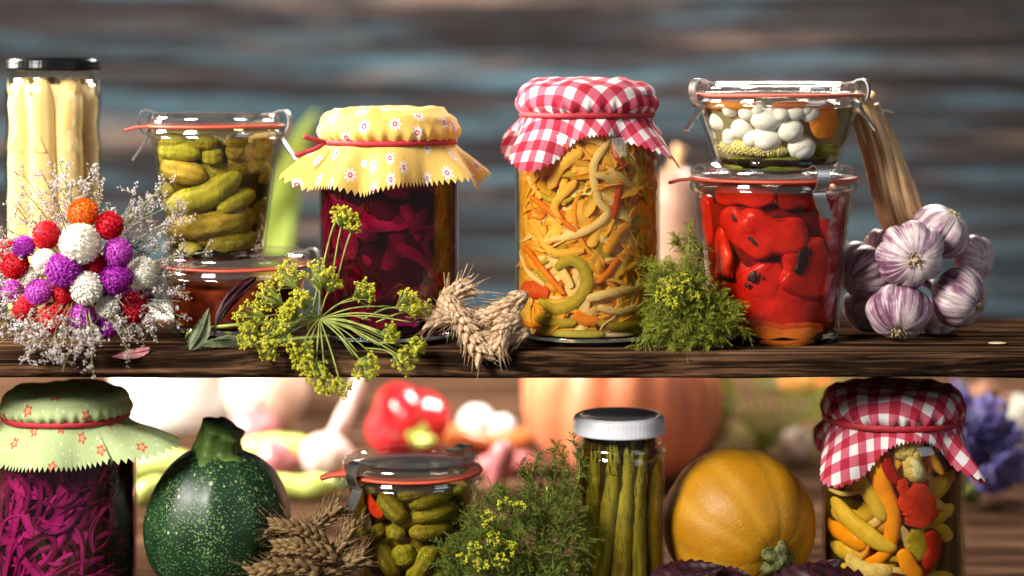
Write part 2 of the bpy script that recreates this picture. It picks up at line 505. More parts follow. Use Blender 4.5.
def floral(name, ground, petal, heart, extra, scale, rad, npet):
    t = NT(name)
    uv = t.uv()
    v = t.n('TexVoronoi', {'Vector': t.mapping(uv, (1, 1, 0)), 'Scale': scale, 'Randomness': 0.55}, feature='F1', voronoi_dimensions='2D')
    d = t.vmath('SUBTRACT', t.vmath('MULTIPLY', uv, (scale, scale, 0)), t.vmath('MULTIPLY', v.outputs['Position'], (scale, scale, 0)))
    s = t.n('SeparateXYZ', {0: d})
    ang = t.math('ARCTAN2', s.outputs[1], s.outputs[0])
    ln = t.vmath('LENGTH', d)
    pr = t.math('MULTIPLY_ADD', t.math('SINE', t.math('MULTIPLY', ang, float(npet))), rad * 0.28, rad)
    pet = t.math('LESS_THAN', ln, pr)
    big = t.noise(uv, 60, 3)
    g = t.mix(big, tuple(x * 0.9 for x in ground), tuple(min(x * 1.1, 1) for x in ground))
    sp = t.n('TexVoronoi', {'Vector': t.mapping(uv, (1, 1, 0), (0.3, 0.1, 0)), 'Scale': scale * 2.3}, voronoi_dimensions='2D').outputs['Distance']
    g = t.mix(t.math('LESS_THAN', sp, 0.1), g, extra)
    c = t.mix(pet, g, petal)
    c = t.mix(t.math('LESS_THAN', ln, rad * 0.45), c, heart)
    c = t.mix(t.math('LESS_THAN', ln, rad * 0.2), c, petal)
    n = t.bump(t.noise(uv, 160, 4), 0.4, 0.001)
    return t.surf(t.transl(t.pbsdf(c, 0.8, n, spec=0.2), c, 0.3))
M['yellow_cloth'] = floral('yellow_flowered_cotton', (0.82, 0.54, 0.14), (0.80, 0.78, 0.76), (0.62, 0.05, 0.10), (0.85, 0.62, 0.2), 47, 0.2, 8)
M['green_cloth'] = floral('green_flowered_cotton', (0.46, 0.56, 0.26), (0.60, 0.14, 0.08), (0.8, 0.55, 0.25), (0.62, 0.68, 0.5), 40, 0.15, 5)

# plants
def leafy(name, a, b, rough=0.6, tr=0.35, scale=120, spec=0.3):
    t = NT(name)
    c = t.ramp(t.noise(t.obj(), scale, 3), [(0.35, a), (0.65, b)])
    return t.surf(t.transl(t.pbsdf(c, rough, spec=spec), c, tr))
M['dill_yellow'] = leafy('dill_flower_yellow', (0.42, 0.42, 0.02), (0.72, 0.68, 0.06))
M['dill_stem'] = leafy('dill_stem_green', (0.17, 0.22, 0.04), (0.36, 0.40, 0.09), tr=0.15)
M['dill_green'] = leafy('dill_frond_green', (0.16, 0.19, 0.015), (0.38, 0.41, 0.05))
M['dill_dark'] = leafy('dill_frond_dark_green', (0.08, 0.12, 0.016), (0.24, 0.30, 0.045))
M['wheat'] = leafy('ripe_wheat_husk', (0.40, 0.25, 0.13), (0.78, 0.58, 0.38), 0.6, 0.3, 420)
M['wheat_brown'] = leafy('dull_brown_wheat_husk', (0.12, 0.075, 0.032), (0.34, 0.21, 0.09), 0.6, 0.25, 420)
M['fl_white'] = leafy('white_everlasting', (0.74, 0.71, 0.62), (0.85, 0.83, 0.76), 0.6, 0.3, 650)
M['fl_red'] = leafy('red_everlasting', (0.46, 0.004, 0.014), (0.72, 0.02, 0.04), 0.6, 0.3, 650)
M['fl_purple'] = leafy('magenta_everlasting', (0.42, 0.03, 0.40), (0.66, 0.14, 0.62), 0.6, 0.3, 650)
M['fl_violet'] = leafy('violet_everlasting', (0.24, 0.008, 0.25), (0.42, 0.03, 0.42), 0.6, 0.3, 650)
M['fl_orange'] = leafy('orange_everlasting', (0.66, 0.12, 0.01), (0.82, 0.24, 0.02), 0.6, 0.3, 650)
M['statice'] = leafy('white_lilac_blossom', (0.46, 0.37, 0.41), (0.72, 0.66, 0.64), tr=0.3, scale=260)
M['statice_stem'] = leafy('grey_green_stem', (0.12, 0.13, 0.05), (0.26, 0.25, 0.12), tr=0.1)
M['leaf_grey'] = leafy('grey_green_leaf', (0.10, 0.13, 0.06), (0.26, 0.28, 0.17), scale=90)
M['leaf_maroon'] = leafy('maroon_leaf', (0.014, 0.002, 0.004), (0.045, 0.005, 0.012), 0.5, 0.15, 90)
M['leaf_pink'] = leafy('faded_pink_leaf', (0.45, 0.14, 0.16), (0.62, 0.30, 0.28), scale=90)
M['garlic_flake'] = plain('pale_garlic_flake', (0.62, 0.48, 0.30), 0.5)
M['lavender'] = leafy('lavender_blue', (0.14, 0.13, 0.42), (0.32, 0.28, 0.66))
M['dry_bloom'] = leafy('dry_peach_blossom', (0.50, 0.26, 0.15), (0.70, 0.45, 0.32))
def garlic_mat():
    t = NT('purple_striped_garlic_skin')
    s = t.n('SeparateXYZ', {0: t.uv()})
    r = t.math('MULTIPLY', t.rand(), 50.0)
    vec = t.n('CombineXYZ', {0: t.math('MULTIPLY', t.math('SINE', t.math('MULTIPLY', s.outputs[0], 2 * PI)), 7.0),
                             1: t.math('MULTIPLY', t.math('COSINE', t.math('MULTIPLY', s.outputs[0], 2 * PI)), 7.0), 2: t.math('MULTIPLY_ADD', s.outputs[1], 1.6, r)}).outputs[0]
    n1 = t.noise(vec, 1.2, 5, 0.65, 0.6)
    n2 = t.noise(vec, 4.0, 3, 0.6)
    k = t.math('ADD', t.math('MULTIPLY', n1, 0.7), t.math('MULTIPLY', n2, 0.3))
    k = t.math('ADD', k, t.math('MULTIPLY_ADD', s.outputs[1], 0.22, -0.12))
    k = t.math('ADD', k, t.math('MULTIPLY_ADD', t.noise(t.obj(), 45, 5, 0.65), 0.55, -0.275))
    c = t.ramp(k, [(0.36, (0.70, 0.60, 0.57)), (0.46, (0.46, 0.32, 0.37)), (0.54, (0.22, 0.09, 0.16)), (0.67, (0.09, 0.026, 0.06))])
    nrm = t.bump(n2, 0.35, 0.0015)
    return t.surf(t.transl(t.pbsdf(c, 0.42, nrm, 0.15, 0.004), c, 0.08))
M['garlic'] = garlic_mat()
M['root'] = plain('tan_garlic_roots', (0.45, 0.33, 0.19), 0.8, var=0.25, scale=400)
def stalk_mat():
    t = NT('dry_garlic_stalk')
    n = t.noise(t.mapping(t.uv(), (14, 1.5, 1)), 1.0, 5, 0.6)
    c = t.ramp(n, [(0.3, (0.26, 0.12, 0.045)), (0.5, (0.62, 0.36, 0.17)), (0.7, (0.85, 0.62, 0.38))])
    return t.surf(t.pbsdf(c, 0.6, t.bump(n, 0.7, 0.0015), spec=0.3))
M['stalk'] = stalk_mat()
M['string'] = plain('pale_string', (0.5, 0.42, 0.32), 0.8, var=0.2, scale=500)
def zucchini_mat():
    t = NT('speckled_dark_green_rind')
    o = t.obj()
    u = t.n('SeparateXYZ', {0: t.uv()}).outputs[0]
    c = t.ramp(t.noise(o, 40, 4), [(0.35, (0.004, 0.019, 0.007)), (0.68, (0.013, 0.045, 0.014))])
    m = t.noise(o, 30, 3)
    a = t.n('TexVoronoi', {'Vector': o, 'Scale': 520.0}).outputs['Distance']
    b = t.n('TexVoronoi', {'Vector': t.mapping(o, (1, 1, 0.65)), 'Scale': 210.0}).outputs['Distance']
    w = t.math('MULTIPLY_ADD', t.math('COSINE', t.math('MULTIPLY', u, 2 * PI * 8)), 0.05, 0.0)
    s1 = t.math('LESS_THAN', a, t.math('ADD', t.math('MULTIPLY', m, 0.62), w))
    s2 = t.math('LESS_THAN', b, t.math('MULTIPLY', t.ramp(t.noise(o, 90, 2), [(0.4, 0.0), (0.7, 1.0)]), 0.34))
    c = t.mix(t.math('MULTIPLY', s1, 0.6), c, (0.16, 0.27, 0.09))
    c = t.mix(t.math('MULTIPLY', s2, 0.75), c, (0.34, 0.42, 0.16))
    return t.surf(t.pbsdf(c, t.math('MULTIPLY_ADD', t.noise(o, 45, 3), 0.3, 0.3), t.bump(t.math('ADD', t.noise(o, 120, 3), t.math('MULTIPLY', s1, 0.15)), 0.3, 0.001), spec=0.4))
M['zucchini'] = zucchini_mat()
M['zstem'] = veg('green_ribbed_stem', (0.03, 0.07, 0.012), (0.12, 0.20, 0.04), 60, 0.5, 0, 0, 0.5, (5, 1.2, 1), spec=0.3)
def squash_mat(name, a, b, pale, ribs, rough=0.35):
    t = NT(name)
    o = t.obj()
    u = t.n('SeparateXYZ', {0: t.uv()}).outputs[0]
    c = t.ramp(t.noise(o, 26, 5), [(0.33, a), (0.67, b)])
    mott = t.noise(o, 9, 5, 0.65)
    c = t.mix(t.ramp(mott, [(0.42, 0.55), (0.62, 0.0)]), c, tuple(x * 0.62 for x in a))
    rib = t.math('POWER', t.math('ABSOLUTE', t.math('COSINE', t.math('MULTIPLY', u, PI * ribs))), 10.0)
    c = t.mix(t.math('MULTIPLY', rib, 0.2), c, pale)
    sp = t.n('TexVoronoi', {'Vector': o, 'Scale': 180.0}).outputs['Distance']
    c = t.mix(t.math('MULTIPLY', t.math('LESS_THAN', sp, t.math('MULTIPLY', t.noise(o, 60, 2), 0.2)), 0.6), c, pale)
    sc_ = t.ramp(t.noise(o, 130, 3), [(0.68, 0.0), (0.74, 0.5)])
    c = t.mix(sc_, c, (0.2, 0.09, 0.02))
    return t.surf(t.pbsdf(c, t.math('MULTIPLY_ADD', t.noise(o, 70, 4), 0.4, rough - 0.2), t.bump(t.math('ADD', t.noise(o, 60, 5, 0.65), t.math('MULTIPLY', t.noise(o, 600, 2), 0.2)), 0.35, 0.003), 0.1, 0.004, spec=0.35))
M['yellow_squash'] = squash_mat('golden_squash_rind', (0.42, 0.175, 0.003), (0.52, 0.245, 0.005), (0.58, 0.33, 0.03), 10, 0.5)
M['pumpkin'] = squash_mat('orange_pumpkin_rind', (0.74, 0.20, 0.085), (0.82, 0.29, 0.14), (0.82, 0.42, 0.25), 12)
M['butternut'] = squash_mat('pale_peach_squash_rind', (0.27, 0.15, 0.10), (0.34, 0.20, 0.14), (0.38, 0.25, 0.19), 10)
M['star'] = veg('dark_green_squash_stem', (0.02, 0.032, 0.005), (0.20, 0.19, 0.06), 260, 0.6, 0, 0, 0.8, spec=0.3)
M['ceramic'] = plain('white_glaze', (0.82, 0.81, 0.77), 0.3, var=0.02)
M['cream'] = plain('cream_glaze', (0.80, 0.60, 0.46), 0.4, var=0.04)
M['bell'] = plain('red_bell_pepper_skin', (0.58, 0.018, 0.025), 0.2, var=0.1, coat=0.3)
M['green_pod'] = plain('light_green_pepper_skin', (0.50, 0.60, 0.14), 0.35, var=0.12)
M['leaf_green'] = leafy('bright_green_blade', (0.17, 0.24, 0.035), (0.28, 0.34, 0.06), 0.45, 0.3, 30)
M['carrot_bg'] = plain('orange_pepper_skin', (0.62, 0.17, 0.04), 0.35)
M['red_onion'] = plain('pink_onion_skin', (0.50, 0.16, 0.17), 0.35, var=0.15)
M['white_bulb'] = plain('white_garlic_paper', (0.66, 0.48, 0.42), 0.5, var=0.06)
M['oak_spoon'] = plain('pale_wood', (0.42, 0.28, 0.18), 0.6)
# ---------- setting: table top, plank wall, shelf
def board(name, x0, x1, y0, y1, z0, z1, m, nx=160, amp=0.0012, ny=26, parent=None, seed=0.0, bev=0.0022):
    """a sawn board with a slightly uneven surface; profile runs round the y-z section"""
    prof = []
    def edge(a, b, n):
        for i in range(n):
            t = i / n
            prof.append((a[0] + (b[0] - a[0]) * t, a[1] + (b[1] - a[1]) * t))
    edge((y0, z0 + bev), (y0, z1 - bev), 9); edge((y0, z1 - bev), (y0 + bev, z1), 2)
    edge((y0 + bev, z1), (y1 - bev, z1), ny); edge((y1 - bev, z1), (y1, z1 - bev), 2)
    edge((y1, z1 - bev), (y1, z0 + bev), 4); edge((y1, z0 + bev), (y1 - bev, z0), 2)
    edge((y1 - bev, z0), (y0 + bev, z0), 8); edge((y0 + bev, z0), (y0, z0 + bev), 2)
    V = []
    for i in range(nx + 1):
        x = x0 + (x1 - x0) * i / nx
        for (y, z) in prof:
            g = noise.noise(Vector((x * 7 + seed, y * 170, z * 260))) + 0.6 * noise.noise(Vector((x * 16 + seed, y * 420, z * 500)))
            w = noise.noise(Vector((x * 12 + seed, 3.3, 0)))
            e = 1.0 if y < y0 + 0.004 else 0.35
            dy = g * amp * e + (w * amp * 0.9 if y < y0 + 0.004 else 0)
            dz = g * amp * 0.35 if z > z1 - 0.004 else (g * amp * 0.6 if z < z0 + 0.004 else 0)
            V.append(Vector((x, y + dy, z + min(dz, 0.0008))))
    Fc, U = grid(nx + 1, len(prof), True, flip=True)
    mb = MB(); mb.add(V, Fc, U)
    n = len(prof)
    mb.add(V[:n], [tuple(range(n))]); mb.add(V[-n:], [tuple(range(n))[::-1]])
    return mb.build(name, m, parent)
sh = board('wooden_shelf', -0.75, 0.75, -0.069, 0.116, 0.170, ZS, M['shelf_wood'], 520, 0.0011, 40)
tag(sh, 'dark weathered wooden shelf board carrying the upper row of jars', 'shelf')

tb = MB()
yy = -0.30; k = 0
V0 = []
for (y0, y1) in ((-0.30, -0.14), (-0.139, 0.03), (0.031, 0.19), (0.191, 0.36), (0.361, 0.52), (0.521, 0.69), (0.691, 0.90), (0.901, 1.12)):
    nx, ny = 90, 12
    V = []
    for i in range(nx + 1):
        for j in range(ny + 1):
            x = -1.1 + 2.2 * i / nx; y = y0 + (y1 - y0) * j / ny
            g = noise.noise(Vector((x * 6, y * 130, y0 * 10)))
            e = min(j, ny - j)
            V.append(Vector((x, y, -0.0012 + 0.0009 * g - (0.002 if e == 0 else 0))))
    Fc, U = grid(nx + 1, ny + 1, False, flip=True)
    tb.add(V, Fc, U)
tag(tb.build('table', M['table_wood']), kind='structure')
und = MB()
und.add([Vector((x, y, z)) for z in (-0.03, -0.006) for y in (-0.30, 1.12) for x in (-1.1, 1.1)],
        [(0, 2, 3, 1), (4, 5, 7, 6), (0, 1, 5, 4), (2, 6, 7, 3), (0, 4, 6, 2), (1, 3, 7, 5)])
tag(und.build('table_underside', M['table_wood'], smooth=False), kind='structure')
zz = -0.35; i = 0
for h in (0.16, 0.14, 0.17, 0.13, 0.15, 0.16, 0.13, 0.17, 0.14, 0.16):
    b = board('wall_plank', -1.5, 1.5, 1.14 + 0.002 * (i % 2), 1.165, zz, zz + h - 0.003, M['wall'], 60, 0.001, 3)
    tag(b, kind='structure')
    zz += h; i += 1

# ---------- jars
JAR = {}
def setjar(k, cx, cy, z0, Rf): JAR[k] = (cx, cy, z0, Rf)

def screw_jar(key, name, label, px, Y, rpx, ptop, zbase, neck=0.9, tint='brine_clear', shoulder=0.02, waist=0.0):
    """straight glass jar: outer wall, tinted inner wall, thick base"""
    c = at(px, 300, Y); r = size(rpx, Y); zt = at(px, ptop, Y).z - zbase
    t = thing(name, label, 'jar', (c.x, Y, zbase))
    rn = r * neck
    sh_ = shoulder
    out = [(0.0, 0.0), (r - 0.010, 0.0), (r - 0.005, 0.0006), (r - 0.0015, 0.003), (r, 0.008), (r, 0.02)]
    zs_ = zt - 0.016 - sh_
    wf = lambda h: 1 - waist * math.exp(-((zs_ - 0.020 - h) / 0.011) ** 2)
    out += [(r * wf(zs_ - 0.044 + 0.044 * i / 14), zs_ - 0.044 + 0.044 * i / 14) for i in range(15)]
    for i in range(1, 7):
        a = i / 6 * PI / 2
        out.append((rn + (r - rn) * math.cos(a), zt - 0.016 - sh_ + sh_ * math.sin(a)))
    out += [(rn, zt - 0.012), (rn, zt)]
    g = MB(); lathe(g, out, (c.x, Y, zbase), 80)
    w = 0.0013
    inn = [(0.0, 0.0055), (r - 0.012, 0.0055), (r - 0.006, 0.0075), (r - w, 0.013)] + [(a - w, b) for a, b in out[5:]]
    lathe(g, inn, (c.x, Y, zbase), 80, 1)
    base = [(0, 0.0008), (r - 0.010, 0.0008), (r - 0.004, 0.0016), (r - 0.0012, 0.0042), (r - 0.0022, 0.0072), (r - 0.009, 0.0052), (0, 0.005)]
    g.build('glass', [M['glass'], M[tint]], t)
    b2 = MB(); lathe(b2, base, (c.x, Y, zbase), 80); b2.build('glass_base', M['glass_solid'], t)
    ri = r - w - 0.0006
    def Rf(z):
        h = z - zbase
        if h > zt - 0.016 - sh_:
            s = min((h - (zt - 0.016 - sh_)) / sh_, 1.0)
            return rn + (r - rn) * (1 - s * s) ** 0.5 - w - 0.0006
        return r * wf(h) - w - 0.0006
    setjar(key, c.x, Y, zbase, Rf)
    return t

def torus(mb, cx, cy, z, r, a, b=None, seg=96, m=10, wob=0.0, mat=0):
    V = []
    b = b or a
    for i in range(seg):
        th = 2 * PI * i / seg
        w = 1 + wob * noise.noise(Vector((math.cos(th) * 2.2, math.sin(th) * 2.2, z * 40)))
        zw = wob * 0.03 * noise.noise(Vector((math.cos(th) * 1.6, math.sin(th) * 1.6, 7 + z * 40)))
        for j in range(m):
            p = 2 * PI * j / m
            rr = r * w + a * math.cos(p)
            V.append(Vector((cx + rr * math.cos(th), cy + rr * math.sin(th), z + zw + b * math.sin(p))))
    V += V[:m]
    Fc, U = grid(seg + 1, m, True)
    mb.add(V, Fc, U, mat)

def metal_lid(t, cx, cy, z0, z1, r, mat):
    h = z1 - z0
    p = [(r - 0.002, z0), (r, z0 + 0.0006), (r + 0.0004, z0 + 0.0016), (r - 0.0004, z0 + 0.003), (r - 0.0002, z1 - 0.0035), (r - 0.0012, z1 - 0.001), (r - 0.003, z1), (r - 0.0055, z1 - 0.0003), (r - 0.007, z1 - 0.0016), (r * 0.66, z1 - 0.0018), (r * 0.62, z1 - 0.0026), (0, z1 - 0.0026)]
    def f(rr, zz, a):
        k = 1 + (0.004 * math.cos(a * 64) if z0 + 0.002 < zz < z1 - 0.003 else 0)
        return rr * k, zz
    mb = MB(); lathe(mb, p, (cx, cy, 0), 192, 0, f)
    return mb.build('lid', mat, t)

def cloth_cover(t, cx, cy, ztop, rl, zb, rb, Lf, alpha, seed, mat, teeth=112, zig=0.0022, nfold=9, fold=0.3, puff=0.004, rot=0.0, cshift=(0, 0)):
    """square of cloth tied over a lid; Lf(theta) skirt length, alpha(theta) how far it stands out"""
    nt = teeth * 4
    rows = []
    sv = Vector((seed * 1.7, seed * 2.3, seed))
    V, UVs = [], []
    cols = []
    for j in range(nt):
        th = 2 * PI * j / nt
        ct, st = math.cos(th), math.sin(th)
        P = []
        s = 0.0
        pl = 0.5 + 0.5 * math.sin(th * 34 + 3 * noise.noise(Vector((ct * 3, st * 3, seed))))
        bul = noise.noise(Vector((ct * 2, st * 2, seed + 5)))
        for k in range(10):
            q = k / 10 * 0.9
            r = rl * q
            n1 = noise.noise(Vector((ct * r * 45, st * r * 45, 0)) + sv)
            n2 = noise.noise(Vector((ct * r * 110, st * r * 110, 4)) + sv)
            P.append((r, ztop + puff * (1 - q * q) + (0.0035 * n1 + 0.0012 * n2) * (0.3 + q), r))
        s = rl * 0.81
        cr = 0.008
        for k in range(1, 7):
            a = k / 6 * PI / 2
            n1 = noise.noise(Vector((ct * rl * 45, st * rl * 45, 0)) + sv)
            P.append((rl - cr + cr * math.sin(a) + 0.001 * bul, ztop - cr + cr * math.cos(a) + 0.0035 * n1 * (1 - k / 8), rl * 0.9 + cr * a))
        s0 = rl * 0.9 + cr * PI / 2
        zc = ztop - cr
        for k in range(1, 9):
            q = k / 8
            r = rl + (rb - rl) * (q ** 2.2) + 0.0022 * math.sin(PI * q) + 0.0026 * (pl - 0.5) * q + 0.0016 * bul * math.sin(PI * q)
            z = zc + (zb - zc) * q
            P.append((r, z, s0 + (zc - zb) * q))
        s1 = s0 + (zc - zb)
        tri = abs((j % 4) - 2) / 2.0
        L = Lf(th)
        a0 = alpha(th)
        K = 16
        r, z = rb, zb
        fo = math.sin(nfold * th + 2.5 * noise.noise(Vector((ct * 1.5, st * 1.5, seed + 9)))) 
        fo2 = noise.noise(Vector((ct * 4, st * 4, seed + 20)))
        for k in range(1, K + 1):
            q = k / K
            a = a0 * (0.55 + 0.45 * min(q * 3, 1)) + 0.35 * math.sin(PI * q) * 0.4 - 0.25 * q * (a0 > 0.7)
            d = L / K
            r += math.sin(a) * d; z -= math.cos(a) * d
            off = (fo * fold + fo2 * fold * 0.7) * L * q * 0.42
            zg = zig * (tri - 0.5) * 2 * max(0.0, (q - 0.8) / 0.2)
            P.append((max(r + off * math.cos(a), rb - 0.001) + math.sin(a) * zg, z + off * math.sin(a) * 0.8 - math.cos(a) * zg, s1 + L * q + zg))
        cols.append([(Vector((cx + r_ * ct, cy + r_ * st, z_)), (s_ * math.cos(th + rot) + cshift[0], s_ * math.sin(th + rot) + cshift[1])) for (r_, z_, s_) in P])
    nr = len(cols[0])
    for i in range(nr):
        for j in range(nt):
            V.append(cols[j][i][0]); UVs.append(cols[j][i][1])
    Fc, _ = grid(nr, nt, True)
    U = [tuple(UVs[i] for i in f) for f in Fc]
    mb = MB(); mb.add(V, Fc, U)
    return mb.build('cloth_cover', mat, t)
def cord(t, cx, cy, z, r, thick=0.0021, wob=0.012):
    mb = MB()
    torus(mb, cx, cy, z, r, thick * 0.75, thick, 128, 10, wob)
    return mb.build('cord', M['band'], t)

def angdiff(a, b):
    return abs((a - b + PI) % (2 * PI) - PI)
def bell(th, c, w):
    return math.exp(-(angdiff(th, c) / w) ** 2)

# --- upper row
jA = screw_jar('asp_w', 'asparagus_jar', 'tall jar of white asparagus with a black lid, standing behind the flower bouquet', 53, 0.055, 48, 60, ZS, 0.88, 'brine_milk', 0.013, waist=0.045)
c = at(53, 60, 0.055)
metal_lid(jA, c.x, 0.055, at(53, 71, 0.055).z, at(53, 57.5, 0.055).z, size(46.5, 0.055), M['black_lid'])

jB = screw_jar('beet', 'beetroot_jar', 'jar of dark red beetroot tied under yellow flowered cloth', 389, 0.0, 70, 130, ZS, 0.9, 'brine_wine')
c = at(389, 110); cxB = c.x
def LfB(th): return 0.028 + 0.007 * bell(th, -PI / 2 - 0.25, 0.45) + 0.009 * bell(th, PI + 0.3, 0.5) + 0.009 * bell(th, -0.3, 0.45) - 0.002 * bell(th, -PI / 2 + 0.9, 0.3) + 0.012 * bell(th, PI / 2, .6)
def alB(th): return 0.28 + 0.50 * bell(th, PI + 0.2, 0.5) + 0.40 * bell(th, -0.2, 0.5)
cloth_cover(jB, cxB, 0.0, at(0, 112).z, size(69), at(0, 141).z, size(65), LfB, alB, 3.0, M['yellow_cloth'], 116, 0.0021, 8, 0.5)
cord(jB, cxB, 0.0, at(0, 141).z, size(66.5))
mbk = MB()
for dz, dx in ((0.002, -0.004), (-0.004, -0.010)):
    p0 = Vector((cxB - size(60), -0.030, at(0, 141).z)); 
    tube(mbk, catmull([p0, p0 + Vector((-0.006, -0.004, dz)), p0 + Vector((-0.010 + dx, -0.006, dz * 2.2))], 8), 0.0017, 8)
mbk.build('cord_knot', M['band'], jB)

jC = screw_jar('mix', 'vegetable_jar', 'large jar of shredded yellow vegetable salad under red gingham cloth, on the shelf', 587.5, 0.0, 72.5, 103, ZS, 0.88, 'brine_gold', 0.024)
c = at(587, 100); cxC = c.x
def LfC(th): return 0.010 + 0.033 * bell(th, -PI / 2 - 0.72, 0.42) + 0.034 * bell(th, -0.45, 0.5) + 0.030 * bell(th, PI / 2 - 0.7, 0.4) + 0.030 * bell(th, PI - 0.55, 0.35) + 0.004 * bell(th, -PI / 2 + 0.1, 0.3)
def alC(th): return 0.32 + 0.25 * bell(th, -0.3, 0.6) + 0.18 * bell(th, PI, 0.6)
cloth_cover(jC, cxC, 0.0, at(0, 84).z, size(69), at(0, 114).z, size(64), LfC, alC, 11.0, M['gingham'], 120, 0.0013, 7, 0.5, 0.005, 0.62, (0.003, 0.005))
cord(jC, cxC, 0.0, at(0, 114).z, size(65.5), 0.0024)

# --- lower row
jD = screw_jar('cab', 'cabbage_jar', 'jar of shredded magenta cabbage under green flowered cloth, below the bouquet', 66, 0.0, 71, 409, 0.0, 0.88, 'brine_purple')
c = at(66, 400); cxD = c.x
def LfD(th): return 0.029 + 0.004 * bell(th, -PI / 2 - .1, 0.5) + 0.020 * bell(th, -0.30, 0.36) + 0.018 * bell(th, PI + 0.1, 0.5)
def alD(th): return 0.56 + 0.85 * bell(th, -0.25, 0.45) + 0.5 * bell(th, PI, 0.5)
cloth_cover(jD, cxD, 0.0, at(0, 389).z, size(63), at(0, 415).z, size(59.5), LfD, alD, 23.0, M['green_cloth'], 112, 0.0021, 7, 0.28, 0.002)
cord(jD, cxD, 0.0, at(0, 415).z, size(61.5), 0.0022)

jE = screw_jar('asp_g', 'asparagus_jar', 'slim jar of green asparagus with a white lid, beside the golden squash', 619, -0.005, 45.5, 425, 0.0, 0.86, 'brine_amber', 0.012)
c = at(619, 420, -0.005)
metal_lid(jE, c.x, -0.005, at(0, 433, -0.005).z, at(0, 414, -0.005).z, size(46, -0.005), M['white_lid'])
# rounded collar under the lid, as on the photographed jar
mb = MB(); torus(mb, c.x, -0.005, at(0, 449, -0.005).z, size(42.5, -0.005), 0.0032, 0.0058, 96, 14); mb.build('glass_collar', M['glass'], jE)

jF = screw_jar('pep', 'pepper_jar', 'jar of mixed peppers and cauliflower under red gingham cloth, at the lower right', 893, 0.01, 71.5, 407, 0.0, 0.88, 'brine_amber', 0.022)
c = at(893, 400, 0.01); cxF = c.x
def LfF(th): return 0.009 + 0.036 * bell(th, -PI / 2 - 0.80, 0.40) + 0.034 * bell(th, -PI / 2 + 0.95, 0.36) + 0.03 * bell(th, PI / 2 - 0.8, 0.4) + 0.03 * bell(th, PI / 2 + 0.8, 0.4)
def alF(th): return 0.34 + 0.16 * bell(th, PI, 0.6)
cloth_cover(jF, cxF, 0.01, at(0, 388, .01).z, size(70, .01), at(0, 417, .01).z, size(66, .01), LfF, alF, 31.0, M['gingham'], 116, 0.0013, 7, 0.5, 0.004, 0.28, (0.006, 0.001))
cord(jF, cxF, 0.01, at(0, 417, .01).z, size(68, .01), 0.0026)

# --- clip-top jars
def clip(t, cx, cy, z, r, ang, w=0.010, leg=0.022, flare=0.007):
    """spring clamp over the rim of a glass lid; r, z = top edge of the lid"""
    pr = [(-0.012, 0.0004), (-0.004, 0.0012), (0.000, 0.0030), (0.0045, 0.0026), (0.0068, -0.002), (0.0066, -0.008), (0.0042, -0.0125), (0.0012, -0.0145), (0.0018, -0.0175), (0.0045, -leg), (0.0045 + flare, -leg - 0.010)]
    pts = catmull([(a, 0, b) for a, b in pr], 40)
    d = Vector((math.cos(ang), math.sin(ang), 0)); s = Vector((-d.y, d.x, 0))
    V = []
    n = len(pts)
    for i, p in enumerate(pts):
        T = pts[min(i + 1, n - 1)] - pts[max(i - 1, 0)]; T.normalize()
        N = Vector((T.z, 0, -T.x))
        for (a, b) in ((-1, 1), (1, 1), (1, -1), (-1, -1)):
            q = p + N * (b * -0.0006)
            ww = w * 0.5 * (1.0 if i < n - 3 else 0.9)
            V.append(Vector((cx, cy, z)) + d * (r + q.x) + s * (a * ww) + Vector((0, 0, q.z)))
    Fc, U = grid(n, 4, True)
    mb = MB(); mb.add(V, Fc, U); mb.add(V[:4], [(0, 1, 2, 3)]); mb.add(V[-4:], [(3, 2, 1, 0)])
    return mb.build('clamp', M['steel'], t, smooth=False)

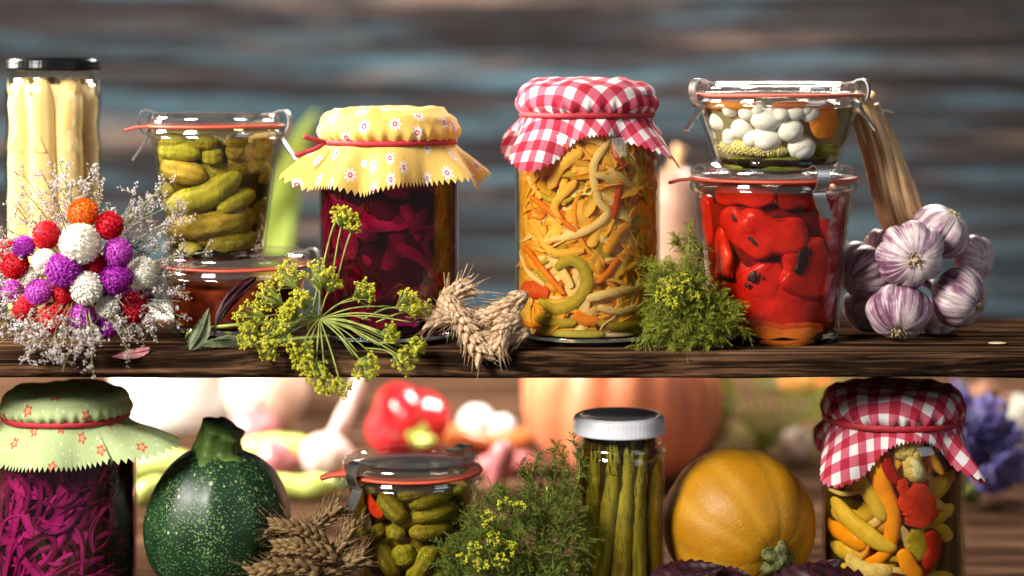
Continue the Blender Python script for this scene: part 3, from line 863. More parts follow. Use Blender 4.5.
def clip_jar(key, label, px, Y, z0, rt, rb, h, clips, tint, tab=None, lidr=0.003, clipz=0.0, core=True, name='clip_top_jar'):
    cx = at(px, 100, Y).x
    t = thing(name, label, 'jar', (cx, Y, z0))
    rt0, rb0 = rt, rb
    out = [(0, 0.001), (rb - 0.012, 0.001), (rb - 0.006, 0.0), (rb - 0.002, 0.0012), (rb, 0.005)]
    n = 8
    for i in range(1, n + 1):
        q = i / n
        out.append((rb + (rt - rb) * q, 0.005 + (h - 0.017) * q))
    out += [(rt + 0.0004, h - 0.010), (rt + lidr - 0.0008, h - 0.0075), (rt + lidr, h - 0.006), (rt + lidr, h - 0.001), (rt + lidr - 0.001, h)]
    w = 0.0014
    inn = [(0, 0.006), (rb - 0.010, 0.006), (rb - 0.0045, 0.009), (rb - w, 0.014)] + [(rb + (rt - rb) * i / n - w, 0.005 + (h - 0.017) * i / n + 0.002) for i in range(2, n + 1)] + [(rt - w, h)]
    g = MB(); lathe(g, out, (cx, Y, z0), 84); lathe(g, inn, (cx, Y, z0), 84, 1)
    g.build('glass', [M['glass'], M[tint]], t)
    b = MB(); lathe(b, [(0, 0.0012), (rb - 0.011, 0.0012), (rb - 0.005, 0.0009), (rb - 0.0012, 0.005), (rb - 0.003, 0.0085), (rb - 0.011, 0.0055), (0, 0.0055)], (cx, Y, z0), 84)
    b.build('glass_base', M['glass_solid'], t)
    rm = MB(); torus(rm, cx, Y, z0 + h - 0.0045, rt + lidr * 0.55, 0.0022, 0.0036, 96, 12)
    rm.build('glass_rim', M['lid_glass'], t)
    R1 = rt + lidr
    rr = MB()
    lathe(rr, [(R1 - 0.008, h), (R1 + 0.0006, h), (R1 + 0.0012, h + 0.001), (R1 + 0.0006, h + 0.002), (R1 - 0.008, h + 0.002), (R1 - 0.008, h)], (cx, Y, z0), 96)
    if tab is not None:
        d = Vector((math.cos(tab), math.sin(tab), 0)); s = Vector((-d.y, d.x, 0)); o = Vector((cx, Y, z0 + h + 0.001))
        V = []
        for (a, b_, dz) in ((R1 - 0.003, 0.009, 0), (R1 + 0.008, 0.0055, -0.0008), (R1 + 0.016, 0.0035, -0.003)):
            for (sg, zz) in ((-1, 0.001), (1, 0.001), (1, -0.001), (-1, -0.001)):
                V.append(o + d * a + s * (b_ * sg) + Vector((0, 0, dz + zz)))
        Fc, U = grid(3, 4, True); rr.add(V, Fc, U); rr.add(V[-4:], [(0, 1, 2, 3)])
    rr.build('rubber_ring', M['rubber'], t)
    z1 = h + 0.0022
    ld = MB()
    lathe(ld, [(0, z1 + 0.0005), (R1 * 0.6, z1 + 0.0005), (R1 * 0.93, z1), (R1 - 0.0004, z1 + 0.0006), (R1 + 0.0002, z1 + 0.0035), (R1 - 0.0012, z1 + 0.0068), (R1 - 0.004, z1 + 0.0078), (R1 - 0.0075, z1 + 0.0072), (R1 - 0.010, z1 + 0.0048), (R1 * 0.6, z1 + 0.0044), (0, z1 + 0.0044)], (cx, Y, z0), 96)
    ld.build('lid', M['lid_glass'], t)
    for a in clips:
        clip(t, cx, Y, z0 + z1 + 0.0066, R1 - 0.001, a)
    setjar(key, cx, Y, z0, lambda z, z0=z0: rb + (rt - rb) * min(max((z - z0 - 0.005) / (h - 0.017), 0), 1) - w - 0.0006)
    JAR[key + '_h'] = h
    t['h'] = z0 + h + 0.0022 + 0.0078
    del t['h']
    return t, z0 + h + 0.0100

# shallow jar with the tall one standing on it
Y1 = 0.03
h1 = at(0, 250, Y1).z - ZS - 0.011
jG, top1 = clip_jar('shallow', 'shallow clip-top jar of dark red preserve under the tall gherkin jar', 236, Y1, ZS, size(70, Y1), size(64, Y1), h1, (0.0, 2.4), 'brine_red')
Y2 = 0.012
hz = at(0, 116, Y2).z
jH, top2 = clip_jar('gh1', 'tall clip-top jar of gherkins stacked on the shallow jar', 216, Y2, top1 - 0.0030, size(63, Y2), size(49, Y2), hz - top1 + 0.0030 - 0.0078 , (PI * 1.06, -0.14), 'brine_olive', PI * 1.06)
# roasted peppers with the small jar on top
Y3 = 0.0
h3 = at(0, 165, Y3).z - ZS - 0.010
jI, top3 = clip_jar('roast', 'clip-top jar of roasted red peppers beside the garlic', 773, Y3, ZS, size(78, Y3), size(65, Y3), h3, (-PI / 2 + 0.43, PI / 2 + .3), 'brine_red', PI * 1.03)
h4 = at(0, 82, Y3).z - top3 + 0.003 - 0.010
jJ, top4 = clip_jar('small', 'small clip-top jar of pearl onions and baby corn on the red pepper jar', 777, Y3, top3 - 0.003, size(79, Y3), size(62, Y3), h4, (PI * 1.10, -0.34), 'brine_clear')
# lower gherkin jar
h5 = at(0, 455, 0.0).z - 0.011
jK, top5 = clip_jar('gh2', 'lower clip-top jar of gherkins between dark zucchini and white-lidded jar', 412, 0.0, 0.0, size(65), size(52), h5, (PI * 1.24, 0.75), 'brine_amber', PI * 1.08)
# ---------- what is inside the jars
def wall_pt(key, px, py, depth):
    cx, cy, z0, Rf = JAR[key]
    y = cy - 0.04
    for _ in range(5):
        p = at(px, py, y)
        Rr = max(Rf(p.z) - depth, 0.002)
        dx = max(min(p.x - cx, Rr * 0.985), -Rr * 0.985)
        y = cy - math.sqrt(Rr * Rr - dx * dx)
    q = Vector((cx + dx, y, p.z))
    return q, Vector((dx, y - cy, 0)).normalized()
def wall_path(key, pts, depth, n=24, org=(0, 0), s=1.0):
    """pts in pixels of a zoomed crop -> path hugging the inside of the jar"""
    P2 = catmull([Vector((a / s + org[0], b / s + org[1], 0)) for a, b in pts], n)
    P, N = [], []
    for p in P2:
        q, nn = wall_pt(key, p.x, p.y, depth)
        P.append(q); N.append(nn)
    return P, N
def pxr(key, r, s): return size(r / s, JAR[key][1] - 0.04)

def gherkins(key, items, org, s, group, labels, mat, extra=()):
    for i, (pts, r) in enumerate(items):
        rr = pxr(key, r, s)
        P, N = wall_path(key, pts, rr * 0.98, 24, org, s)
        mb = MB(); sausage(mb, P, rr, 44, 28, 0, 3.4, 0.07, 90, wart=0.09)
        o = mb.build('gherkin', mat)
        tag(o, labels, 'gherkin', group)
def core(key, name, label, rfac, z1, m, z0off=0.008, cat='pickling brine', side=0.985):
    cx, cy, z0, Rf = JAR[key]
    mb = MB()
    pr = [(0, z0 + z0off)]
    for i in range(13):
        z = z0 + z0off + (z1 - z0 - z0off) * i / 12
        pr.append((max(Rf(z) * side, 0.003), z))
    pr.append((0, z1))
    lathe(mb, pr, (0, 0, 0), 64, 0, lambda r, z, a: (r * (1 - 0.03 * abs(noise.noise(Vector((math.cos(a) * 3, math.sin(a) * 3, z * 60))))), z))
    mb.V = [Vector((cx + v.x, cy + v.y * (rfac / side), v.z)) for v in mb.V]
    return tag(mb.build(name, m), label, cat, kind='stuff')

# white asparagus
cxa, cya, za, Rfa = JAR['asp_w']
ra = Rfa(za + 0.05)
zt = at(0, 76, 0.055).z
rng = random.Random(3)
k = 0
for (rr, cnt, ph) in ((0.69, 7, 0.13), (0.12, 2, 0.5)):
    for i in range(cnt):
        a = 2 * PI * (i + ph) / cnt
        r0 = ra * 0.30
        d = min(ra * rr, ra - r0 - 0.0004)
        P = []
        for j in range(14):
            z = za + 0.008 + (zt - za - 0.008 - rng.uniform(0, 0.004) * (j == 13)) * j / 13
            rm = min(d, max(Rfa(z) - r0 * 1.02, 0.002))
            P.append(Vector((cxa + rm * math.cos(a + 0.05 * math.sin(j * 0.5 + i)), cya + rm * math.sin(a + 0.05 * math.sin(j * 0.5 + i)), z)))
        mb = MB(); sausage(mb, P, r0 * rng.uniform(0.93, 1.03), 26, 14, 0, 9.0, 0.08, 90)
        # scales of the spear
        for q in range(4):
            j = 3 + q * 3
            p = P[j]; aa = a + rng.uniform(-0.9, 0.9)
            dd = Vector((math.cos(aa), math.sin(aa), 0)); ss = Vector((-dd.y, dd.x, 0))
            b = p + dd * r0 * 0.98
            mb.add([b - ss * r0 * 0.5, b + ss * r0 * 0.5, b + dd * 0.0004 + Vector((0, 0, 0.012)), b + dd * 0.0006 + Vector((0, 0, 0.004))], [(0, 1, 3), (1, 2, 3), (2, 0, 3)])
        tag(mb.build('asparagus_spear', M['white_asp']), 'white asparagus spear standing upright inside the black-lidded jar', 'asparagus', 'white asparagus in the jar'); k += 1

core('asp_w', 'brine', 'pale brine around the white asparagus spears', 0.72, zt - 0.006, M['core_clear'] if 'core_clear' in M else M['v_pale'])
# gherkins in the tall jar
S1, O1 = 2.88, (130, 90)
G1 = [([(100, 150), (165, 148)], 25), ([(190, 147), (250, 150)], 25), ([(275, 150), (335, 147)], 26), ([(350, 148), (410, 155)], 23), ([(85, 172), (150, 172), (205, 185)], 33), ([(236, 168), (240, 215)], 31), ([(275, 172), (350, 182)], 32), ([(365, 165), (412, 185)], 27),
      ([(92, 215), (150, 232), (222, 250)], 37), ([(110, 338), (220, 305), (285, 262), (312, 228)], 39), ([(362, 225), (372, 275)], 38),
      ([(250, 348), (310, 318), (352, 296)], 31), ([(385, 300), (392, 345)], 27), ([(140, 398), (240, 386), (310, 368), (352, 352)], 40),
      ([(352, 430), (385, 380)], 32), ([(220, 452), (290, 440), (372, 412)], 36), ([(118, 275), (130, 310)], 32), ([(330, 470), (388, 440)], 22), ([(150, 455), (210, 470)], 24)]
gherkins('gh1', G1, O1, S1, 'gherkins in the tall jar', 'plump olive gherkin packed in the tall jar above the shallow jar', M['gherkin'])
def brine_core(name, c, c2=None):
    t = NT(name)
    cc = t.ramp(t.noise(t.obj(), 90, 4), [(0.35, c), (0.65, c2 or tuple(x * 0.6 for x in c))])
    return t.surf(t.transl(t.pbsdf(cc, 0.6, spec=0.02), cc, 0.4))
M['core_olive'] = brine_core('olive_brine', (0.10, 0.08, 0.008))
M['core_gold'] = brine_core('golden_brine', (0.80, 0.46, 0.05), (0.66, 0.32, 0.02))
M['core_red'] = brine_core('red_brine', (0.30, 0.02, 0.008))
M['core_amber'] = brine_core('amber_red_preserve', (0.36, 0.085, 0.015), (0.10, 0.012, 0.008))
M['core_wine'] = brine_core('wine_brine', (0.07, 0.002, 0.018))
M['core_purple'] = brine_core('purple_brine', (0.035, 0.003, 0.016))
M['core_clear'] = brine_core('pale_brine', (0.45, 0.36, 0.18))
M['core_brown'] = brine_core('brown_brine', (0.09, 0.055, 0.010))
core('gh1', 'brine', 'olive brine filling the gaps between gherkins of the tall jar', 0.72, JAR['gh1'][2] + JAR['gh1_h'] - 0.012, M['core_olive'])

# lower gherkins
S2, O2 = 2.797, (240, 370)
G2 = [([(392, 345), (425, 385), (462, 420)], 29), ([(440, 352), (500, 338), (535, 325)], 23), ([(472, 380), (530, 360), (592, 338)], 25),
      ([(482, 414), (540, 402), (605, 385)], 25), ([(472, 456), (530, 450), (592, 436)], 25), ([(442, 438), (432, 470)], 27), ([(378, 432), (392, 470)], 23),
      ([(380, 482), (410, 530), (438, 580)], 27), ([(448, 488), (470, 545)], 33), ([(545, 492), (505, 550), (478, 600)], 30), ([(352, 495), (372, 550)], 22),
      ([(585, 470), (562, 530)], 28), ([(590, 590), (628, 470)], 24), ([(520, 600), (585, 545)], 30), ([(610, 330), (630, 360)], 22), ([(350, 335), (385, 330)], 18), ([(420, 615), (470, 640)], 30), ([(530, 630), (590, 620)], 26), ([(370, 590), (390, 630)], 24)]
gherkins('gh2', G2, O2, S2, 'gherkins in the lower jar', 'small green gherkin packed in the lower clip-top jar', M['gherkin_green'])
core('gh2', 'brine', 'brown brine filling the gaps between gherkins of the lower jar', 0.74, JAR['gh2'][2] + JAR['gh2_h'] - 0.014, M['core_brown'])
def wall_piece(key, name, pts, w, th, mat, label, cat, org, s, depth=None, group=None, wob=0.12, k=4.0, n=26, taper=None, rib=False, sq=1.0):
    """a flat piece of vegetable lying against the glass: w = width and th = thickness in crop pixels"""
    ww = pxr(key, w, s) / 2 * (1.3 if key == 'roast' else 1.12)
    tt = pxr(key, th, s) / 2
    P, N = wall_path(key, pts, (depth if depth is not None else 0.0) + tt * 1.03, 60, org, s)
    mb = MB()
    if rib: ribbon(mb, [P[int(i * 59 / 29)] for i in range(30)], ww, tt, [N[int(i * 59 / 29)] for i in range(30)], 0, None, 0.25)
    else: sausage(mb, P, ww, n, 28 if sq != 1 else 16, 0, k, wob, 120 if sq == 1 else 75, N, tt / ww, taper, 0.0, sq)
    return tag(mb.build(name, mat), label, cat, group)
wall_piece('gh2', 'red_pepper_strip', [(352, 345), (372, 385), (400, 410)], 34, 14, M['v_red'], 'red pepper strip beside the gherkins in the lower clip-top jar', 'pepper', O2, S2)
wall_piece('gh2', 'onion_piece', [(348, 400), (358, 455)], 36, 20, M['v_onion'], 'white onion piece at the left side of the lower gherkin jar', 'onion', O2, S2)

def side_fill(key, name, zlo, zhi, step, r, mat, label, cat, group, seed, angs=((-172, .0), (-148, .003), (-122, .006), (-90, .008), (-58, .006), (-32, .003), (-8, .0)), L=0.036, seg=16):
    cx, cy, z0, Rf = JAR[key]
    rng = random.Random(seed)
    for ang, dp in angs:
        z = z0 + zlo + rng.uniform(0, step * 0.4)
        while z < zhi:
            rr = r * rng.uniform(0.85, 1.1); rad = max(Rf(z) - rr - 0.0008 - dp, 0.006)
            a = math.radians(ang + rng.uniform(-7, 7)); tl = rng.uniform(-0.8, 0.8)
            P = []
            for j in range(9):
                u = (j - 4) / 8 * L * rng.uniform(0.96, 1.04)
                aa = a + u * math.cos(tl) / rad
                zz = min(max(z + u * math.sin(tl), z0 + 0.012 + rr * .5), zhi - rr * .3)
                rd = max(Rf(zz) - rr - 0.0008 - dp, 0.006)
                P.append(Vector((cx + rd * math.cos(aa), cy + rd * math.sin(aa), zz)))
            mb = MB(); sausage(mb, P, rr, 30, 18, 0, 3.2, 0.07, 90, wart=0.09)
            tag(mb.build(name, mat), label, cat, group)
            z += step * rng.uniform(0.85, 1.15)
side_fill('gh1', 'gherkin', 0.020, JAR['gh1'][2] + JAR['gh1_h'] - 0.012, 0.0185, 0.0088, M['gherkin'], 'plump olive gherkin packed in the tall jar above the shallow jar', 'gherkin', 'gherkins in the tall jar', 51)
side_fill('gh2', 'gherkin', 0.020, JAR['gh2'][2] + JAR['gh2_h'] - 0.016, 0.0155, 0.0072, M['gherkin_green'], 'small green gherkin packed in the lower clip-top jar', 'gherkin', 'gherkins in the lower jar', 52, L=0.028)
# shallow jar: dark red slices
rng = random.Random(12)
core('shallow', 'preserve', 'dark red preserve filling the shallow clip-top jar', 0.94, JAR['shallow'][2] + JAR['shallow_h'] - 0.014, M['core_amber'], 0.006, 'preserve')

# shreds
def shreds(key, name, label, n, mats, ztop, seed, lens=(0.02, 0.05), wid=(0.004, 0.008), th=0.0018, dep=(0, 0.010), a0=-PI / 2, arc=2.2, turn=60, zbot=0.006, tilt=0.5):
    cx, cy, z0, Rf = JAR[key]
    rng = random.Random(seed)
    mb = MB()
    for i in range(n):
        z = rng.uniform(z0 + zbot, ztop); a = a0 + rng.uniform(-arc, arc)
        hd = rng.uniform(0, 2 * PI); L = rng.uniform(*lens); cur = rng.uniform(-turn, turn)
        dp = rng.uniform(*dep); st = 14
        P, N = [], []
        w = rng.uniform(*wid) / 2
        dd = rng.uniform(-0.2, 0.2)
        for j in range(st):
            hd += cur * L / st + rng.uniform(-0.08, 0.08)
            rr = max(Rf(z) - 0.0012 - th - max(dp + dd * L * j / st, 0), 0.004)
            a += math.cos(hd) * L / st / rr; z += math.sin(hd) * L / st
            if z < z0 + zbot + w or z > ztop - w: hd = -hd; z = min(max(z, z0 + zbot + w), ztop - w)
            P.append(Vector((cx + rr * math.cos(a), cy + rr * math.sin(a), z)))
            tl = tilt * math.sin(j * 0.35 + i)
            N.append((Vector((math.cos(a), math.sin(a), 0)) + Vector((0, 0, tl))).normalized())
        ribbon(mb, P, w, th / 2, N, rng.choice(range(len(mats))), i, rng.uniform(-0.3, 0.5))
    return tag(mb.build(name, mats), label, 'vegetable shreds', kind='stuff')

# big salad jar
S3, O3 = 1.857, (420, 70)
ztC = at(0, 118, -0.04).z
mm = [M['s_' + k] for k in ('yellow', 'amber', 'yellow', 'pale', 'orange', 'olive', 'yellow', 'amber', 'yellow', 'pale', 'amber')]
shreds('mix', 'vegetable_shreds', 'yellow and orange shredded vegetables packed in the large jar', 820, mm, ztC, 5, (0.010, 0.05), (0.0025, 0.012), 0.0011, (0.0008, 0.0055), turn=50, tilt=0.55)
shreds('mix', 'vegetable_shreds', 'long thin pale yellow strips pressed against the glass of the large jar', 130, [M['s_yellow'], M['s_pale'], M['s_yellow'], M['s_amber'], M['s_pale']], ztC, 25, (0.035, 0.085), (0.0022, 0.0048), 0.0010, (0.0004, 0.002), turn=45, tilt=0.4)
core('mix', 'brine', 'golden brine among the shredded vegetables of the large jar', 0.85, ztC - 0.004, M['core_gold'])
P3 = [('onion_strip', [(352, 130), (322, 178), (330, 240), (348, 268), (300, 302), (228, 318)], 20, 12, 'v_pale', 'long pale onion strip curling down the large salad jar', 'onion'),
      ('pepper_strip', [(372, 208), (366, 245), (358, 275)], 18, 9, 'v_red', 'short red pepper strip in the middle of the large salad jar', 'pepper'),
      ('pepper_strip', [(360, 152), (372, 172), (386, 178)], 14, 8, 'v_red', 'small red pepper sliver near the gingham edge of the salad jar', 'pepper'),
      ('carrot_piece', [(190, 408), (214, 408), (240, 416)], 34, 16, 'v_red', 'red orange pepper chunk low at the left of the salad jar', 'pepper'),
      ('pepper_ring', [(222, 428), (250, 444), (285, 432), (308, 400), (302, 365), (276, 352), (252, 368)], 24, 14, 'v_olive', 'yellow green pepper ring low in the large salad jar', 'pepper ring'),
      ('carrot_strip', [(194, 328), (238, 384), (268, 416)], 16, 8, 'v_orange', 'slanting orange carrot strip above the green pepper ring', 'carrot'),
      ('carrot_strip', [(205, 235), (240, 262), (290, 300)], 15, 8, 'v_orange', 'orange carrot strip at the upper left of the salad jar', 'carrot'),
      ('carrot_strip', [(330, 395), (350, 375), (368, 350)], 14, 8, 'v_orange', 'orange carrot strip at the right of the green pepper ring', 'carrot'),
      ('carrot_piece', [(285, 455), (305, 464), (330, 466)], 20, 10, 'v_orange', 'orange carrot piece among olive slices at the bottom of the salad jar', 'carrot'),
      ('onion_strip', [(182, 335), (200, 375), (232, 400)], 13, 8, 'v_pale', 'thin white onion strip at the left side of the salad jar', 'onion'),
      ('onion_strip', [(310, 425), (350, 415), (400, 405)], 20, 10, 'v_pale', 'pale pink onion strip low at the right of the salad jar', 'onion'),
      ('onion_strip', [(330, 440), (370, 448), (415, 436)], 18, 10, 'v_pale', 'pale onion strip just above the olive slices on the right', 'onion'),
      ('pepper_slice', [(215, 462), (250, 470), (290, 468)], 24, 10, 'v_olive', 'olive green slice at the bottom left of the salad jar', 'pepper'),
      ('pepper_slice', [(220, 485), (280, 492), (340, 490)], 24, 10, 'v_olive', 'olive green slice lying lowest in the salad jar', 'pepper'),
      ('pepper_slice', [(330, 468), (370, 476), (420, 470)], 22, 10, 'v_olive', 'olive green slice at the bottom right of the salad jar', 'pepper'),
      ('pepper_slice', [(345, 340), (368, 305), (392, 285)], 26, 9, 'v_amber', 'broad yellow pepper slice right of the centre of the salad jar', 'pepper'),
      ('pepper_slice', [(205, 280), (245, 338), (305, 335)], 24, 8, 'v_yellow', 'broad orange yellow slice at the left of the salad jar', 'pepper'),
      ('pepper_slice', [(300, 150), (260, 180), (240, 220)], 30, 10, 'v_yellow', 'yellow pepper slice at the top of the salad jar', 'pepper'),
      ('pepper_slice', [(415, 150), (410, 200), (425, 250)], 28, 10, 'v_olive', 'brownish green slice at the upper right of the salad jar', 'pepper'),
      ('pepper_slice', [(290, 205), (250, 250), (262, 285)], 22, 10, 'v_yellow', 'curved yellow slice left of the long onion strip', 'pepper')]
for nm, pts, w, th, m, lb, ct in P3:
    wall_piece('mix', nm, pts, w * (0.62 if 'strip' in nm or 'slice' in nm else 0.85), th * 0.5, M[m.replace('v_', 's_')], lb, ct, O3, S3, 0.0002, rib=True)

# roasted red peppers
S5, O5 = 1.858, (620, 60)
core('roast', 'brine', 'red juice behind the roasted peppers of the clip-top jar', 0.80, JAR['roast'][2] + JAR['roast_h'] - 0.016, M['core_red'])
P5 = [([(150, 290), (168, 390), (240, 452), (330, 468)], 120, 22, 'v_roast', 0.0035), ([(162, 250), (156, 300), (172, 345)], 44, 22, 'v_roast', 0.000), ([(205, 270), (215, 300), (250, 318), (300, 330), (345, 305)], 58, 26, 'v_roast', 0.001),
      ([(255, 300), (235, 318), (258, 350), (285, 345)], 34, 20, 'v_roast', 0.0),
      ([(150, 330), (185, 400), (240, 440), (320, 455), (372, 430)], 95, 22, 'v_roast', 0.004), ([(330, 335), (345, 385), (330, 440)], 82, 22, 'v_roast', 0.001),
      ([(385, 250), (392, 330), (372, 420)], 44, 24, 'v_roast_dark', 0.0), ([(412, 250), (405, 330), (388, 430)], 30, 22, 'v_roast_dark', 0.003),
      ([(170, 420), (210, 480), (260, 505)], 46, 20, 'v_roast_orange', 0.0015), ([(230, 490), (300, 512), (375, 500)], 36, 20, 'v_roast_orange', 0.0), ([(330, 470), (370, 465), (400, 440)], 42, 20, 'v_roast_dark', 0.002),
      ([(290, 262), (335, 252), (372, 258)], 40, 20, 'v_roast_dark', 0.004), ([(180, 252), (240, 250), (290, 256)], 34, 18, 'v_roast', 0.002), ([(250, 380), (265, 405), (300, 420)], 60, 20, 'v_roast', 0.0045)]
for i, (pts, w, th, m, dp) in enumerate(P5):
    lb = {'v_roast': 'bright red roasted pepper fillet folded inside the red pepper jar', 'v_roast_dark': 'dark red roasted pepper fillet at the right side of the red pepper jar', 'v_roast_orange': 'orange brown roasted pepper fillet at the bottom of the red pepper jar'}[m]
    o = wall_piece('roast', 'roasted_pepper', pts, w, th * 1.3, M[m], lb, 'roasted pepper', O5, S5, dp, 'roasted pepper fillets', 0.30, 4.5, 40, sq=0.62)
    if i in (4, 5, 2):
        for (q, ww, hh) in {4: (([(238, 400), (252, 408)], 18, 5), ([(232, 415), (240, 420)], 10, 5), ([(255, 398), (262, 402)], 8, 5)), 5: (([(345, 345), (338, 375), (332, 400)], 20, 6), ([(352, 350), (356, 362)], 9, 6)), 2: (([(232, 322), (250, 340), (262, 350)], 9, 5), ([(205, 285), (215, 300)], 5, 5), ([(282, 292), (300, 290)], 5, 5))}[i]:
            rr = pxr('roast', ww, S5) / 2
            Pq, Nq = wall_path('roast', q, 0.0006, 10, O5, S5)
            cb = MB(); sausage(cb, Pq, rr, 10, 8, 0, 3, 0.9, 420, Nq, 0.12)
            cb.build('char_mark', M['char'], o)

# small jar
core('small', 'brine', 'pale brine inside the small jar of pearl onions', 0.8, at(0, 108, -0.04).z, M['core_clear'])
Q5 = [(205, 92, 14, 1), (258, 91, 14, 1), (345, 92, 13, 1), (152, 112, 18, 1), (352, 98, 18, 1), (168, 134, 17, 1), (206, 146, 15, 1), (245, 146, 16, 1), (190, 112, 21, 1.1), (227, 128, 20, 1), (272, 108, 23, 1.25), (316, 128, 23, 1), (272, 146, 23, 1.15), (336, 160, 25, 1), (326, 96, 15, 1.2), (238, 98, 15, 1.1), (172, 100, 16, 1), (300, 100, 14, 1), (165, 128, 14, 1), (205, 140, 14, 1)]
for (x, y, r, ax) in Q5:
    rr = pxr('small', r, S5) * 1.13
    q, nn = wall_pt('small', x / S5 + O5[0], y / S5 + O5[1], rr * 1.02)
    mb = MB(); lump(mb, q, rr * 0.98, 0, (ax if ax < 1.3 else 1, 1, 0.95), 0.05, 60, 14, 20)
    tag(mb.build('pearl_onion', M['v_onion']), 'round white pearl onion in the small top jar', 'onion', 'pearl onions in the small jar')
wall_piece('small', 'carrot_slice', [(352, 112), (378, 112), (402, 112)], 66, 16, M['v_orange'], 'thick orange carrot slice at the right of the small top jar', 'carrot', O5, S5, 0.0, None, 0.05, 2.4)
wall_piece('small', 'carrot_strip', [(150, 84), (200, 84), (260, 86)], 16, 12, M['v_orange'], 'orange carrot strip along the rim of the small top jar', 'carrot', O5, S5)
wall_piece('small', 'carrot_strip', [(280, 84), (330, 83), (400, 84)], 12, 10, M['v_orange'], 'thin orange carrot strip under the lid of the small top jar', 'carrot', O5, S5)
def corn(key, pts, r, org, s, lb):
    rr = pxr(key, r, s)
    P, N = wall_path(key, pts, rr, 40, org, s)
    Q, ts = ends(P, 40)
    mb = MB()
    rad = [max(rr * (1 - 0.45 * t) * (1 - abs(2 * t - 1) ** 6) ** 0.5, rr * .05) for t in ts]
    tube(mb, Q, [x * 0.93 for x in rad], 14)
    for i in range(1, 30):
        t = i / 30
        p = P[int(t * 39)]; T = (P[min(int(t * 39) + 1, 39)] - P[max(int(t * 39) - 1, 0)]).normalized()
        A = T.orthogonal().normalized(); B = T.cross(A)
        r0 = rr * (1 - 0.45 * t) * (1 - abs(2 * t - 1) ** 6) ** 0.5
        for j in range(14):
            a = 2 * PI * (j + 0.5 * (i % 2)) / 14
            ball(mb, p + (A * math.cos(a) + B * math.sin(a)) * r0 * 0.93, 0.0010)
    tag(mb.build('baby_corn', M['v_corn']), lb, 'baby corn')
corn('small', [(160, 152), (230, 160), (312, 170)], 22, O5, S5, 'pale baby corn cob lying under the pearl onions in the small jar')
for (pts, r, lb) in (([(178, 188), (245, 196)], 15, 'gherkin at the bottom left of the small top jar'), ([(256, 196), (350, 196)], 17, 'gherkin lying flat at the bottom of the small top jar'),
                     ([(362, 168), (408, 172)], 20, 'gherkin below the carrot slice in the small top jar'), ([(412, 125), (408, 160)], 14, 'gherkin at the far right of the small top jar'), ([(352, 190), (400, 192)], 14, 'dark gherkin at the bottom right of the small top jar')):
    rr = pxr('small', r, S5)
    P, N = wall_path('small', pts, rr, 20, O5, S5)
    mb = MB(); sausage(mb, P, rr, 18, 14, 0, 3.2, 0.14, 110)
    tag(mb.build('gherkin', M['gherkin_green']), lb, 'gherkin')

# beetroot and cabbage
ztB = at(0, 178, -0.045).z + 0.03
shreds('beet', 'beetroot_slices', 'dark red beetroot slices packed in the jar under the yellow cloth', 230, [M['s_beet'], M['s_beetdark']], ztB, 8, (0.03, 0.075), (0.006, 0.020), 0.002, (0, 0.010), arc=1.9, turn=14)
core('beet', 'brine', 'dark wine red brine of the beetroot jar', 0.93, ztB, M['core_wine'])
ztD = at(0, 440, -0.045).z
shreds('cab', 'cabbage_shreds', 'shredded magenta cabbage packed in the jar under the green cloth', 620, [M['s_cab'], M['s_cabdark'], M['s_cabdark']], ztD, 9, (0.02, 0.055), (0.0016, 0.0050), 0.0009, (0, 0.009), arc=1.9, turn=70, tilt=0.9)
shreds('cab', 'cabbage_shreds', 'broad bright magenta cabbage strips among the finer shreds of the lower left jar', 22, [M['s_cab']], ztD, 19, (0.03, 0.06), (0.004, 0.0085), 0.001, (0, 0.002), a0=-PI / 2 - 0.5, arc=0.8, turn=50, tilt=0.4)
core('cab', 'brine', 'dark purple brine of the cabbage jar', 0.86, ztD, M['core_purple'])

# green asparagus
S6, O6 = 2.796, (420, 370)
A6 = [([(452, 205), (462, 330), (478, 640)], 21), ([(498, 203), (488, 420), (512, 640)], 23), ([(545, 200), (538, 340), (500, 600)], 24), ([(588, 208), (574, 400), (558, 640)], 24),
      ([(622, 205), (606, 400), (612, 640)], 22), ([(655, 220), (642, 400), (650, 640)], 19), ([(672, 260), (664, 420), (668, 640)], 14), ([(446, 250), (448, 400), (452, 640)], 14), ([(520, 420), (530, 520), (535, 640)], 20), ([(468, 300), (480, 450), (470, 600)], 17)]
for i, (pts, r) in enumerate(A6):
    rr = pxr('asp_g', r, S6) * 1.13
    P, N = wall_path('asp_g', pts, rr + (0.0 if i < 8 else 0.008), 30, O6, S6)
    Q, ts = ends(P, 40)
    mb = MB()
    rad = [max(rr * (0.55 + 0.45 * min(t * 2.6, 1)) * (1 - abs(2 * t - 1) ** 14) ** 0.5, rr * 0.05) for t in ts]
    tube(mb, Q, rad, 14, 0, None, 1, 0.15, 140)
    rng = random.Random(40 + i)
    for q in range(26):
        t = rng.uniform(0.02, 0.9) if q > 14 else rng.uniform(0.01, 0.3)
        j = min(int(t * 29), 28); p = P[j]; T = (P[j] - P[j + 1]).normalized()
        A = N[j]; A = (A - T * A.dot(T)).normalized(); B = T.cross(A)
        a = rng.uniform(-1.2, 1.2)
        d = A * math.cos(a) + B * math.sin(a); s_ = T.cross(d)
        r0 = rr * (0.55 + 0.45 * min(t * 2.6, 1))
        b = p + d * r0 * 0.96
        mb.add([b - s_ * r0 * 0.42, b + s_ * r0 * 0.42, b + T * 0.010 + d * 0.0003, b + T * 0.0035 + d * 0.0009], [(0, 1, 3), (1, 2, 3), (2, 0, 3)])
    tag(mb.build('asparagus_spear', M['green_asp']), 'olive green asparagus spear standing in the white-lidded jar', 'asparagus', 'green asparagus in the jar')
